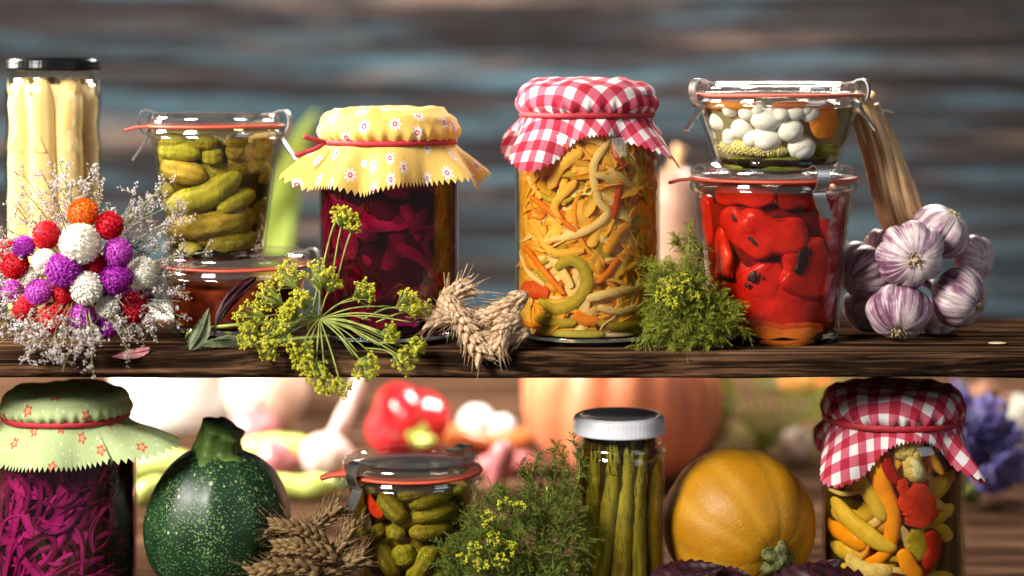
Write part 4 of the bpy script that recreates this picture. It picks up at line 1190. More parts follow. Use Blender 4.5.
core('asp_g', 'brine', 'brown brine among the green asparagus spears', 0.82, at(0, 442, -0.03).z, M['core_brown'])

# mixed peppers
side_fill('pep', 'wax_pepper', 0.016, at(0, 450, -0.03).z, 0.024, 0.0085, M['v_yellowbean'], 'dull yellow pepper packed deeper in the mixed pepper jar', 'pepper', 'peppers deeper in the mixed jar', 53, ((-168, .001), (-140, .006), (-100, .012), (-60, .010), (-25, .004)), 0.05)
S7, O7 = 2.667, (790, 360)
core('pep', 'brine', 'brown brine in the jar of mixed peppers', 0.72, at(0, 440, -0.04).z, M['core_brown'])
wall_piece('pep', 'chili_pepper', [(222, 195), (228, 260), (248, 340), (272, 405), (270, 470), (244, 525), (190, 540)], 62, 46, M['v_chili'], 'long orange chili pepper hanging in the jar of mixed peppers', 'pepper', O7, S7, 0.0, None, 0.06, 5, 30, (1.0, 0.42))
shreds('pep', 'pepper_shreds', 'mixed pepper and onion shreds among the peppers of the lower right jar', 150, [M['s_yellow'], M['s_olive'], M['s_pale'], M['s_red'], M['s_amber'], M['s_olive']], at(0, 446, -0.03).z, 15, (0.015, 0.05), (0.004, 0.012), 0.002, (0.004, 0.014), turn=30, tilt=0.7)
P7 = [('wax_pepper', [(172, 290), (205, 345), (255, 430)], 38, 32, 'v_yellowbean', 'slim yellow pepper left of the orange chili', 'pepper'),
      ('wax_pepper', [(108, 358), (155, 420), (225, 478), (285, 505)], 46, 36, 'v_yellowbean', 'long yellow pepper running diagonally under the orange chili', 'pepper'),
      ('wax_pepper', [(96, 410), (130, 455), (205, 500)], 44, 34, 'v_chili', 'orange brown pepper at the left edge of the mixed pepper jar', 'pepper'),
      ('wax_pepper', [(150, 525), (205, 565), (275, 562)], 46, 34, 'v_cauli', 'pale yellow piece at the bottom of the mixed pepper jar', 'pepper'),
      ('red_pepper_strip', [(200, 228), (152, 272), (120, 312), (138, 338)], 26, 16, 'v_red', 'curved red pepper strip under the left cloth corner', 'pepper'),
      ('red_pepper_piece', [(312, 350), (345, 385), (362, 440)], 84, 20, 'v_red', 'broad red pepper piece below the cauliflower', 'pepper'),
      ('red_pepper_strip', [(300, 318), (302, 345), (318, 365)], 26, 16, 'v_red', 'small bright red strip beside the cauliflower stalk', 'pepper'),
      ('orange_pepper_piece', [(296, 505), (322, 555), (352, 580)], 40, 22, 'v_chili', 'orange pepper piece at the bottom right of the mixed jar', 'pepper'),
      ('gherkin_slice', [(325, 455), (345, 490), (330, 530)], 50, 30, 'v_olive', 'dark olive gherkin slice right of the orange chili tip', 'gherkin'),
      ('wax_pepper', [(370, 450), (385, 500), (360, 560)], 40, 30, 'v_roast_dark', 'dark reddish pepper at the right of the mixed jar', 'pepper'),
      ('onion_strip', [(100, 345), (150, 358), (215, 345)], 10, 8, 'v_pale', 'thin pale onion strip crossing the yellow peppers', 'onion'),
      ('wax_pepper', [(110, 250), (112, 300), (120, 345)], 30, 24, 'v_olive', 'olive pepper at the left wall of the mixed jar', 'pepper'),
      ('wax_pepper', [(250, 250), (268, 300), (290, 330)], 28, 20, 'v_roast_dark', 'dark pepper sliver behind the orange chili', 'pepper')]
for nm, pts, w, th, m, lb, ct in P7:
    wall_piece('pep', nm, pts, w, th, M[m], lb, ct, O7, S7, 0.0 if m != 'v_olive' else 0.004, None, 0.14, rib=nm.startswith('red') or nm == 'gherkin_slice')
mb = MB(); rng = random.Random(77)
for i in range(26):
    x, y = rng.uniform(288, 352), rng.uniform(205, 262)
    if (x - 320) ** 2 / 34 ** 2 + (y - 232) ** 2 / 32 ** 2 > 1: continue
    q, nn = wall_pt('pep', x / S7 + O7[0], y / S7 + O7[1], 0.0042)
    lump(mb, q, 0.0042, 0, (1, 1, 1), 0.35, 420, 10, 12)
P, N = wall_path('pep', [(318, 250), (330, 290), (350, 325)], 0.006, 12, O7, S7)
sausage(mb, P, 0.0072, 12, 12, 0, 4, 0.2, 160)
tag(mb.build('cauliflower_floret', M['v_cauli']), 'cauliflower floret near the top of the mixed pepper jar', 'cauliflower')
# ---------- flowers, herbs, wheat, garlic, squashes
# everlasting flower heads
def flower_mesh(r, m, seed, heart=None):
    rng = random.Random(seed)
    mb = MB()
    n = 330
    lump(mb, (0, 0, 0), r * 0.84, 0, (1, 1, 1), 0.0, 10, 10, 14)
    for i in range(n):
        z = 1 - 2 * (i + 0.5) / n
        a = i * 2.399963
        s = math.sqrt(1 - z * z)
        d = Vector((s * math.cos(a), s * math.sin(a), z))
        d = (d + Vector((rng.uniform(-.1, .1), rng.uniform(-.1, .1), rng.uniform(-.1, .1)))).normalized()
        up = Vector((0, 0, 1)) - d * d.z
        if up.length < 0.1: up = d.orthogonal()
        up.normalize(); sd = d.cross(up)
        L = r * rng.uniform(0.95, 1.03)
        w = r * 0.085
        b = d * r * 0.78
        m1 = d * r * 0.92 + up * w * 0.5
        tip = d * L + up * w * rng.uniform(0.8, 1.6)
        mb.add([b - sd * w * 0.5, b + sd * w * 0.5, m1 + sd * w, tip, m1 - sd * w, m1 + d * r * 0.02 - up * w * 0.55],
               [(0, 1, 2, 5), (0, 5, 4), (5, 2, 3), (4, 5, 3)])
    return mb
bq = thing('flower_bouquet', 'bouquet of red, magenta and white everlastings in a white blossom cloud, on the shelf', 'bouquet', tuple(at(80, 352, -0.03)))
FL = [(133, 293, 23, 'orange'), (74, 328, 22, 'red'), (128, 343, 32, 'white'), (175, 313, 22, 'red'), (38, 347, 18, 'violet'), (189, 356, 23, 'purple'), (72, 371, 20, 'white'), (24, 377, 21, 'red'),
      (102, 384, 27, 'violet'), (185, 398, 26, 'violet'), (228, 389, 25, 'white'), (62, 419, 21, 'purple'), (139, 413, 26, 'white'), (103, 423, 20, 'red'), (40, 447, 21, 'red'), (213, 444, 25, 'red'),
      (132, 459, 22, 'purple'), (172, 443, 18, 'white'), (88, 460, 25, 'red'), (172, 474, 18, 'violet'), (150, 378, 21, 'red'), (118, 372, 18, 'red'), (12, 352, 17, 'red'), (46, 394, 16, 'white'), (162, 424, 19, 'violet'), (198, 428, 18, 'purple'), (116, 440, 17, 'red'), (60, 478, 17, 'red'), (228, 425, 17, 'violet'), (20, 418, 18, 'purple')]
lab = {'orange': 'orange flower head', 'red': 'red flower head', 'white': 'white flower head', 'violet': 'dark violet flower head', 'purple': 'magenta flower head'}
for i, (x, y, r, k) in enumerate(FL):
    px, py = x / 1.6, y / 1.6 + 30
    dd = ((px - 80) ** 2 + (py - 270) ** 2) / 80 ** 2
    Y = -0.040 - 0.034 * (1 - min(dd, 1)) + (0.012 if i in (20, 21, 13) or i > 21 else 0)
    p = at(px, py, Y)
    rr = size(r / 1.6, Y) * 1.10
    mb = flower_mesh(rr, None, i)
    rot = Matrix.Rotation(R.uniform(0, 6), 3, 'X') @ Matrix.Rotation(R.uniform(0, 6), 3, 'Z')
    sx = R.uniform(0.88, 1.06)
    mb.V = [p + rot @ Vector((v[0] * sx, v[1], v[2] * R.uniform(0.97, 1.03))) for v in mb.V]
    o = mb.build('flower_head', M['fl_' + k], bq, smooth=False)
    o['label'] = lab[k]
# blossom cloud
def blossom(mb, p, d, r, mat):
    """a tiny five-petalled cup"""
    u = d.orthogonal().normalized(); v = d.cross(u)
    V = [p - d * r * 0.9, p + d * r * 0.1]
    for j in range(5):
        a = 2 * PI * j / 5
        e = u * math.cos(a) + v * math.sin(a)
        a2 = a + PI / 5
        e2 = u * math.cos(a2) + v * math.sin(a2)
        V += [p + e * r + d * r * 0.45, p + e2 * r * 0.5 + d * r * 0.1]
    Fc = []
    for j in range(5):
        a, b, c0 = 2 + 2 * j, 3 + 2 * j, 2 + (2 * j - 1) % 10
        Fc += [(1, c0, a), (1, a, b), (0, b, a), (0, a, c0)]
    mb.add(V, Fc, None, mat)
def sprig(p0, tip, seed, dens=1.0):
    rng = random.Random(seed)
    mb = MB()
    L = (tip - p0).length
    side = (tip - p0).orthogonal().normalized()
    main = catmull([p0, p0.lerp(tip, 0.5) + rdir(rng) * L * 0.06, tip], 12)
    tube(mb, main, lerp_list([0.00055, 0.00025], 12), 4, 0)
    nb = int(9 * dens)
    T = (tip - p0).normalized()
    for b in range(nb):
        t = rng.uniform(0.42, 1.0)
        q = main[int(t * 11)]
        d = (T * rng.uniform(0.3, 0.9) + rdir(rng) * 0.75).normalized()
        l = rng.uniform(0.008, 0.020) * (1.15 - 0.5 * t)
        e = q + d * l
        tube(mb, [q, q.lerp(e, 0.5) + rdir(rng) * l * 0.08, e], 0.00022, 3, 0, cap=False)
        for k in range(rng.randint(6, 10)):
            s = rng.uniform(0.35, 1.05)
            pp = q + d * l * s + rdir(rng) * 0.0016
            blossom(mb, pp, (d + rdir(rng) * 0.7).normalized(), rng.uniform(0.0006, 0.0011), 1)
    return mb.build('blossom_sprig', [M['statice_stem'], M['statice']], bq, smooth=False)
rng = random.Random(21)
ctr = (82, 275)
for i in range(98):
    a = 2 * PI * (i * 0.381966) + rng.uniform(-0.2, 0.2)
    far = i >= 28
    if far:
        rx = rng.uniform(88, 138); ry = rng.uniform(80, 130)
    else:
        rx = rng.uniform(40, 80); ry = rng.uniform(40, 80)
    ex = ctr[0] + rx * math.cos(a); ey = ctr[1] - ry * math.sin(a) * (1.0 if math.sin(a) > 0 else 0.80)
    ey = min(ey, 372)
    Y = rng.uniform(-0.072, -0.03) if far else rng.uniform(-0.05, -0.025)
    if ey > 335: Y = rng.uniform(-0.098, -0.075)
    elif ey > 300: Y = rng.uniform(-0.085, -0.05)
    st = at(ctr[0] + 22 * math.cos(a), ctr[1] - 22 * math.sin(a), -0.018)
    if ey > 335: st = at(ctr[0] + 34 * math.cos(a), 300, -0.06)
    sprig(st, at(ex, ey, Y), 500 + i, 1.25 if far else 0.9)
for i, (x, y) in enumerate(((118, 376), (96, 372), (38, 368), (190, 362), (60, 362), (150, 360), (215, 262), (212, 300), (108, 130), (122, 150))):
    pass
# bundle of stems behind the heads, resting on the shelf
mb = MB()
for i in range(16):
    a = rng.uniform(0, 6.28); 
    tube(mb, catmull([at(82 + 26 * math.cos(a), 280 + 26 * math.sin(a), -0.03), at(86 + 6 * math.cos(a), 312, -0.015), at(92 + 10 * math.cos(a), 338, 0.004)], 10), 0.0009, 6)
mb.build('stem_bundle', M['statice_stem'], bq)

# leaves
def leaf(name, P, w, m, label, cat, nrm, teeth=9, tooth=0.18, group=None, curl=0.25, sec=7):
    n = teeth * 4 + 1
    Q = catmull(P, n)
    V, nc = [], 2 * sec + 1
    for i in range(n):
        t = i / (n - 1)
        T = (Q[min(i + 1, n - 1)] - Q[max(i - 1, 0)]).normalized()
        N = (nrm - T * nrm.dot(T)).normalized(); B = T.cross(N)
        ww = w * (math.sin(PI * min(t ** 0.75, 1)) ** 0.85 + 0.015)
        ww *= 1 + tooth * (((i % 4) / 4.0) - 0.5)
        for j in range(-sec, sec + 1):
            s = j / sec
            vein = 0.05 * w * math.sin(i * PI / 2.0 + abs(s) * 5) * (1 - abs(s))
            V.append(Q[i] + B * (s * ww) + N * (-abs(s) ** 1.5 * ww * curl + vein * 0.5 + 0.002 * noise.noise(Q[i] * 60 + B * s * 2)) - T * (abs(s) * ww * 0.25 * (1 - t)))
    Fc, U = grid(n, nc, False)
    mb = MB(); mb.add(V, Fc, U)
    tube(mb, [q + nrm * 0.0003 for q in Q], lerp_list([0.0011, 0.0002], n), 5)
    return tag(mb.build(name, m), label, cat, group)
leaf('leaf', [at(190, 350, -0.066), at(201, 332, -0.064), at(209, 308, -0.058)], 0.0062, M['leaf_grey'], 'grey green toothed leaf at the lower right of the flower bouquet', 'leaf', Vector((0.25, -0.9, 0.25)))
leaf('leaf', [at(150, 349, -0.068), at(128, 354, -0.07), at(112, 357, -0.073)], 0.004, M['leaf_pink'], 'faded pink leaf lying on the shelf edge under the bouquet', 'leaf', Vector((0, -0.6, 0.8)))
leaf('leaf', [at(258, 342, -0.03), at(222, 340, -0.04), at(196, 346, -0.05)], 0.008, M['leaf_grey'], 'dark narrow leaf lying on the shelf in front of the shallow jar', 'leaf', Vector((0, -0.5, 0.8)))
leaf('leaf', [at(256, 277, -0.030), at(238, 292, -0.038), at(222, 312, -0.044), at(214, 336, -0.046)], 0.0045, M['leaf_maroon'], 'dark maroon leaf leaning on the shallow jar', 'leaf', Vector((0.3, -0.9, 0.2)), 8, 0.1)
ML = [([(650, 580), (690, 573), (724, 566)], 'dark maroon leaf at the bottom edge, between the white-lidded jar and the squash', -0.085, 0.012), ([(700, 582), (730, 577), (752, 577)], 'small maroon leaf under the golden squash', -0.08, 0.010),
      ([(770, 600), (800, 584), (842, 560)], 'large dark maroon leaf between the golden squash and the mixed pepper jar', -0.075, 0.017), ([(880, 598), (840, 582), (805, 566)], 'dark maroon leaf in front of the mixed pepper jar', -0.085, 0.015)]
for pts, lb, Y, w in ML:
    leaf('maroon_leaf', [at(a, b, Y) for a, b in pts], w, M['leaf_maroon'], lb, 'leaf', Vector((0.0, -0.75, 0.66)), 8, 0.3)

# dill
def umbellet(mb, c, r, d, seed, mball=1, n=34):
    rng = random.Random(seed)
    d = d.normalized()
    base = c - d * r * 0.75
    for i in range(n):
        e = rdir(rng)
        if e.dot(d) < -0.25: e = e - d * 2 * e.dot(d)
        p = base + d * r * 0.5 + e * r * rng.uniform(0.65, 1.08) + d * r * 0.25
        tube(mb, [base, base.lerp(p, 0.6) + d * r * 0.06, p], [0.00035, 0.00024, 0.0002], 3, 0, cap=False)
        rr = rng.uniform(0.0009, 0.0015)
        for k in range(4):
            ball(mb, p + rdir(rng) * rr * 0.9, rr * rng.uniform(0.42, 0.72), mball)
def dill_head(name, label, hub, clusters, stem, mats, Yc, cat='dill', org=(0, 0), s=1.0, n=46):
    t = thing(name, label, cat, tuple(hub))
    st = MB()
    tube(st, catmull(stem, 16), 0.0013, 6)
    for i, (x, y, r, Y) in enumerate(clusters):
        px, py = x / s + org[0], y / s + org[1]
        c = at(px, py, Y); rr = size(r / s, Y)
        h = hub
        d = (c - h)
        if d.length > 0.055: h = c - d.normalized() * 0.03 - Vector((0, -0.004, 0.006))
        tube(st, catmull([h, h.lerp(c, 0.5) + Vector((0, 0, 0.002)), c - (c - h).normalized() * rr * 0.6], 8), 0.00055, 5)
        mb = MB(); umbellet(mb, c, rr, (c - h) + Vector((0, -0.004, 0.002)), 900 + i, 1, n if r > 24 else n - 12)
        mb.build('flower_cluster', mats, t, smooth=False)
    st.build('stem', mats[0], t)
    return t
hub = at(185 / 1.857 + 220, 424 / 1.857 + 90, -0.062)
CL = [(345, 398, 30, -.066), (372, 410, 22, -.062), (312, 452, 20, -.080), (340, 498, 30, -.085), (362, 480, 22, -.08), (270, 512, 28, -.088), (225, 548, 24, -.092), (262, 378, 26, -.064), (178, 520, 28, -.088), (196, 545, 22, -.09),
      (60, 420, 34, -.068), (95, 388, 34, -.066), (130, 348, 32, -.062), (185, 350, 34, -.062), (206, 362, 24, -.06), (108, 450, 34, -.074), (58, 458, 28, -.072), (150, 478, 28, -.082), (155, 505, 22, -.085), (90, 480, 24, -.078), (150, 395, 26, -.07), (228, 240, 26, -.066), (246, 254, 18, -.066), (130, 420, 26, -.075)]
dh = dill_head('dill_flower', 'yellow green dill umbel lying on the shelf before the beetroot jar', hub, CL, [hub, at(196, 330, -0.05), at(210, 345, -0.02), at(330, 336, -0.03)], [M['dill_stem'], M['dill_yellow']], -0.06, 'dill flower', (220, 90), 1.857)
mb = MB()
for i in range(18):
    a = rng.uniform(-0.5, 0.7)
    e = at(318 + rng.uniform(28, 96), 318 + rng.uniform(-22, 48), rng.uniform(-0.085, -0.06))
    tube(mb, catmull([hub, hub.lerp(e, 0.5) + Vector((0, 0, 0.003)), e], 8), 0.0005, 4)
tube(mb, catmull([at(308, 330, -.06), at(322, 270, -0.05), at(334, 225, -0.058), at(343, 219, -0.064)], 12), 0.0008, 5)
mb.build('stem', M['dill_stem'], dh)

def frond(mb, p, d, L, rng, m=0):
    d = d.normalized()
    u = d.orthogonal().normalized(); u = Matrix.Rotation(rng.uniform(0, 6.28), 3, d) @ u
    n = 8
    tip = p + d * L + Vector((0, 0, -L * 0.15))
    pts = [p.lerp(tip, i / n) + Vector((0, 0, L * 0.10 * math.sin(PI * i / n))) for i in range(n + 1)]
    for i in range(n):
        w = 0.0003
        a, b = pts[i], pts[i + 1]
        s = d.cross(u) * w
        mb.add([a - s, a + s, b + s * 0.7, b - s * 0.7], [(0, 1, 2, 3)], None, m)
    for i in range(1, n + 1):
        for sg in (-1, 1):
            l = L * rng.uniform(0.22, 0.4) * (1.1 - 0.7 * i / n)
            e = (u * sg + d * rng.uniform(0.5, 1.1) + rdir(rng) * 0.35).normalized()
            q = pts[i] + e * l
            s = e.cross(rdir(rng)).normalized() * 0.00028
            mb.add([pts[i] - s, pts[i] + s, q], [(0, 1, 2)], None, m)
            q2 = pts[i] + e * l * 0.5
            for g2 in (-1, 1):
                e2 = (e + d.cross(e) * 0.8 * g2 + rdir(rng) * 0.3).normalized() * l * 0.45
                mb.add([q2 - s * 0.8, q2 + s * 0.8, q2 + e2], [(0, 1, 2)], None, m)
def dill_bunch(label, blobs, sprigs, yellow, n, seed, gm, base, Lr=(0.008, 0.015)):
    rng = random.Random(seed)
    t = thing('dill_bunch', label, 'dill', tuple(base))
    fo = MB(); st = MB()
    tot = sum(b[2] * b[3] for b in blobs)
    for (x, y, rx, ry, Y, rY) in blobs:
        for i in range(int(n * rx * ry / tot)):
            e = rdir(rng); k = rng.uniform(0.35, 1.0) ** 0.5
            c0 = at(x, y, Y)
            p = c0 + Vector((e.x * size(rx, Y), e.y * rY, e.z * size(ry, Y))) * k
            frond(fo, p, e + Vector((0, -0.2, 0.5)) + rdir(rng) * 0.7, rng.uniform(*Lr), rng)
        for i in range(5):
            tube(st, catmull([base, base.lerp(at(x, y, Y), 0.6) + rdir(rng) * 0.004, at(x + rng.uniform(-rx, rx) * .6, y + rng.uniform(-ry, ry) * .6, Y)], 8), 0.0007, 5)
    for pts, Y in sprigs:
        P = catmull([at(a, b, Y) for a, b in pts], 16)
        tube(st, P, 0.0004, 4)
        for i in range(4, 16):
            for k in range(3):
                frond(fo, P[i], (P[i] - P[i - 1]).normalized() + rdir(rng) * 1.2, rng.uniform(0.005, 0.010), rng)
    fo.build('foliage', gm, t, smooth=False)
    st.build('stem', M['dill_stem'], t)
    for i, (x, y, r, Y) in enumerate(yellow):
        mb = MB(); umbellet(mb, at(x, y, Y), size(r, Y), Vector((0, -0.5, 0.8)), seed + i, 1, 14)
        mb.build('flower_cluster', [M['dill_stem'], M['dill_yellow']], t, smooth=False)
    return t
dill_bunch('feathery green dill bunch on the shelf between the salad jar and red pepper jar',
           [(688, 312, 36, 28, -.045, .018), (668, 292, 20, 24, -.05, .014), (708, 320, 26, 18, -.05, .016), (680, 282, 18, 16, -.045, .012), (686, 332, 38, 16, -.05, .02), (694, 290, 12, 16, -.045, .012)],
           [([(690, 300), (688, 260), (690, 228)], -.045), ([(692, 290), (700, 255), (694, 240)], -.04), ([(700, 320), (725, 318), (746, 334)], -.055), ([(680, 290), (660, 270), (648, 262)], -.045), ([(700, 310), (722, 300), (738, 306)], -.055), ([(676, 320), (652, 330), (640, 346)], -.062), ([(690, 270), (682, 250), (676, 240)], -.04)],
           [(666, 286, 9, -.066), (674, 294, 8, -.068), (684, 282, 8, -.062), (660, 296, 7, -.066), (672, 304, 7, -.07), (692, 296, 6, -.064)], 1150, 61, M['dill_green'], at(700, 344, -0.04))
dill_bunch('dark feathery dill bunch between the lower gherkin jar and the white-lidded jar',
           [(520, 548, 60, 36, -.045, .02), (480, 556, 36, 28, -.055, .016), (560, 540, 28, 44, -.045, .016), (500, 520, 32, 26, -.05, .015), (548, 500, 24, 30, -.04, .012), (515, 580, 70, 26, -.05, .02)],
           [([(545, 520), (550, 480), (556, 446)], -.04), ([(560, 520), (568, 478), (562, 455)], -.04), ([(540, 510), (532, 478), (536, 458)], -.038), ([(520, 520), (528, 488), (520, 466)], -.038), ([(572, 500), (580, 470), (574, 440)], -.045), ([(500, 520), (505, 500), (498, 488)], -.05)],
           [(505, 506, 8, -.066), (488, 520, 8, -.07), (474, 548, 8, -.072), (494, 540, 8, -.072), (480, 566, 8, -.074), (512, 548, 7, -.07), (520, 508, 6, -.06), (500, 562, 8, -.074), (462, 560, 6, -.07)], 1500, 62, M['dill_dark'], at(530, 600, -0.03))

# wheat
def ear(pts, Ys, r, label, group, m, seed):
    rng = random.Random(seed)
    P = catmull([at(a, b, y) for (a, b), y in zip(pts, Ys)], 30)
    t = thing('wheat_ear', label, 'wheat', tuple(P[0]), group)
    st = MB(); tube(st, P, 0.0009, 5); 
    st.build('stem', m, t)
    hd = MB()
    n = 14
    for i in range(n):
        j = int((i + 1) / (n + 1) * 29)
        T = (P[min(j + 1, 29)] - P[max(j - 1, 0)]).normalized()
        S = T.cross(Vector((0.2, -1, 0.3))).normalized(); W = T.cross(S)
        for sg, ax in (((-1, S), (1, S)) if i % 2 else ((-1, W * 0.9 + S * .3), (1, W * 0.9 + S * .3))):
            for k in (-0.45, 0.1, 0.5):
                d = (T * 0.85 + ax * (0.62 * sg) + T.cross(ax) * k + rdir(rng) * 0.12).normalized()
                L = r * rng.uniform(1.15, 1.5)
                b = P[j] + ax * sg * r * 0.15
                Q = [b + d * (L * q) + T * (0.15 * L * q * q) for q in (0, 0.2, 0.45, 0.7, 0.9, 1.0)]
                tube(hd, Q, [r * x for x in (0.14, 0.34, 0.38, 0.27, 0.10, 0.02)], 6)
                if rng.random() < 0.75:
                    tube(hd, [Q[-1], Q[-1] + d * rng.uniform(0.004, 0.014)], [0.0003, 0.0001], 3)
    hd.build('grain_head', m, t)
    return t
WE = [([(446, 296), (462, 322), (484, 358)], (-.05, -.062, -.078), 'pale wheat ear hanging point down over the shelf edge'), ([(492, 322), (458, 316), (430, 320)], (-.05, -.058, -.06), 'pale wheat ear pointing left beside the beetroot jar'),
      ([(528, 292), (508, 306), (484, 318)], (-.055, -.058, -.055), 'pale wheat ear leaning up against the salad jar'), ([(530, 330), (508, 336), (488, 340)], (-.06, -.064, -.066), 'pale wheat ear lying lowest at the salad jar foot'),
      ([(440, 310), (452, 296), (466, 288)], (-.045, -.048, -.046), 'pale wheat ear at the back of the little heap'), ([(520, 318), (506, 326), (496, 350)], (-.062, -.068, -.075), 'pale wheat ear in the middle of the heap, pointing down')]
for i, (p, y, l) in enumerate(WE):
    ear(p, y, 0.0068, l, 'wheat ears on the shelf', M['wheat'], 70 + i)
WL = [([(300, 545), (316, 526), (338, 508)], (-.05, -.05, -.045), 'brown wheat ear pointing up between dark zucchini and gherkin jar'), ([(330, 545), (300, 530), (272, 526)], (-.055, -.06, -.06), 'brown wheat ear pointing left in front of the zucchini'),
      ([(340, 560), (305, 548), (276, 548)], (-.065, -.07, -.07), 'brown wheat ear in the middle of the lower heap'), ([(322, 572), (285, 566), (250, 574)], (-.07, -.075, -.075), 'brown wheat ear reaching farthest left along the bottom edge'), ([(310, 580), (338, 568), (362, 558)], (-.06, -.06, -.058), 'brown wheat ear pointing right towards the gherkin jar'), ([(330, 560), (345, 540), (350, 526)], (-.05, -.048, -.045), 'short brown wheat ear beside the lower gherkin jar')]
for i, (p, y, l) in enumerate(WL):
    ear(p, y, 0.0062, l, 'wheat ears on the table', M['wheat_brown'], 90 + i)

# garlic
S8, O8 = 1.693, (800, 60)
ga = thing('garlic_bunch', 'bunch of purple garlic bulbs with tied dry stalks standing on the shelf', 'garlic', tuple(at(915, 345, 0.0)))
GP = [(0, -.66), (.10, -.69), (.22, -.73), (.42, -.72), (.66, -.60), (.86, -.38), (.98, -.10), (1.0, .14), (.92, .40), (.74, .64), (.50, .84), (.30, 1.0), (.20, 1.15), (.15, 1.32), (.14, 1.5)]
def bulb(x, y, r, Y, axis, seed, root=True):
    """axis points from the root to the neck"""
    rng = random.Random(seed)
    p = at(x / S8 + O8[0], y / S8 + O8[1], Y); rr = size(r / S8, Y)
    rot = frame_to(axis)
    n = rng.choice((7, 8, 9)); ph = rng.uniform(0, 6)
    prof = catmull([Vector((a, b, 0)) for a, b in GP], 40)
    seg = 96
    V = []
    for q in prof:
        for j in range(seg):
            a = 2 * PI * j / seg
            m = max(0.0, 1 - abs(q.y / 1.0) ** 2) if q.y < 1 else 0
            m = min(1.0, q.x * 1.3) * (1 if q.y < 0.5 else max(0, 1.2 - q.y * 0.8))
            lobe = abs(math.sin(n / 2 * (a + ph) + 0.5 * math.sin(a + seed)))
            k = 1 - 0.16 * m * (1 - lobe ** 0.55) + 0.035 * noise.noise(Vector((math.cos(a) * 2, math.sin(a) * 2, q.y + seed)))
            k2 = 1 + 0.05 * math.sin(a * 2 + seed)
            v = Vector((q.x * k * k2 * math.cos(a), q.x * k * math.sin(a), q.y * 0.86 - (0.05 * (1 - lobe) * m if q.y < 0 else 0)))
            V.append(p + rot @ (v * rr))
    Fc, U = grid(40, seg, True)
    mb = MB(); mb.add(V, Fc, U)
    o = mb.build('garlic_bulb', M['garlic'], ga)
    if root:
        rb = MB()
        for i in range(46):
            a = rng.uniform(0, 6.28); s = rng.uniform(0, 0.2)
            b = Vector((s * math.cos(a), s * math.sin(a), -.58)); e = Vector((s * 1.5 * math.cos(a + .2), s * 1.5 * math.sin(a + .2), -.64 - rng.uniform(0.02, 0.10)))
            tube(rb, [p + rot @ (b * rr), p + rot @ (b.lerp(e, .6) * rr), p + rot @ (e * rr)], [0.0008, 0.0006, 0.0003], 4)
        ball(rb, p + rot @ (Vector((0, 0, -.60)) * rr), rr * 0.15, 0, (1, 1, 0.7))
        rb.build('root_tuft', M['root'], o)
BU = [(187, 330, 59, -.030, (-.03, 0.98, .15)), (168, 428, 58, -.020, (.15, 0.62, .85)), (272, 402, 56, -.012, (-.72, 0.62, .30)), (240, 288, 54, .004, (-.55, .15, -.75)),
      (106, 360, 52, .012, (.75, .45, .35)), (296, 336, 40, .030, (-.6, .7, .1)), (112, 425, 42, .022, (.6, .6, .5)), (232, 440, 36, .03, (0, .7, .7)), (135, 315, 30, .03, (.4, .6, .2))]
for i, (x, y, r, Y, ax) in enumerate(BU):
    bulb(x, y, r, Y, Vector(ax), 3 + i, i < 4)
a0, a1 = at(184 / S8 + 800, 300 / S8 + 60, 0.030), at(113 / S8 + 800, 84 / S8 + 60, 0.012)
rng = random.Random(4)
axs = (a1 - a0); T = axs.normalized(); B = T.cross(Vector((0, 1, 0))).normalized(); N = T.cross(B)
for i in range(11):
    a = 2 * PI * i / 9
    rr = 0.0098 if i < 9 else 0.002
    o = (B * math.cos(a) + N * math.sin(a)) * rr
    mb = MB()
    tw = (B * math.cos(a + 0.3) + N * math.sin(a + 0.3)) * rr
    top = a1 + tw * 0.75 + T * rng.uniform(-0.004, 0.004)
    pts = [a0 + o * 1.15, a0.lerp(a1, 0.35) + o * 1.08, a0.lerp(a1, 0.72) + tw * 0.95, top]
    if i in (0, 2): pts.append(top + T * 0.012 + B * (0.016 if i == 0 else -0.006) * (-1 if B.x < 0 else 1))
    P = catmull(pts, 26)
    tube(mb, P, [x * rng.uniform(0.92, 1.08) for x in lerp_list([0.0068, 0.0066, 0.0060, 0.0050, 0.0030], 26)], 10, 0, None, 0.8, 0.2, 120)
    mb.build('dry_stalk', M['stalk'], ga)
mb = MB()
for k in range(4):
    q = a0.lerp(a1, 0.93 + 0.012 * k)
    P = [q + (B * math.cos(a) + N * math.sin(a)) * 0.0098 + T * 0.0012 * math.sin(a + k) for a in [2 * PI * i / 24 for i in range(25)]]
    tube(mb, P, 0.0008, 6)
q = a0.lerp(a1, 0.95)
tube(mb, catmull([q + B * 0.008, q + B * 0.016 + N * -0.003 + T * 0.002, q + B * 0.024 + T * 0.001], 8), 0.0008, 5)
tube(mb, catmull([q - B * 0.008, q - B * 0.013 + N * -0.003 + T * -0.001, q - B * 0.017 + T * -0.004], 8), 0.0008, 5)
mb.build('string_tie', M['string'], ga)
fl = MB(); lump(fl, at(997, 343, -0.03), 0.0062, 0, (1, 0.55, 0.12), 0.2, 60)
fl.V = [Vector((v[0], v[1], max(v[2], ZS + 0.0006))) for v in fl.V]
tag(fl.build('garlic_flake', M['garlic_flake']), 'small pale garlic flake lying on the shelf right of the bulbs', 'garlic flake')

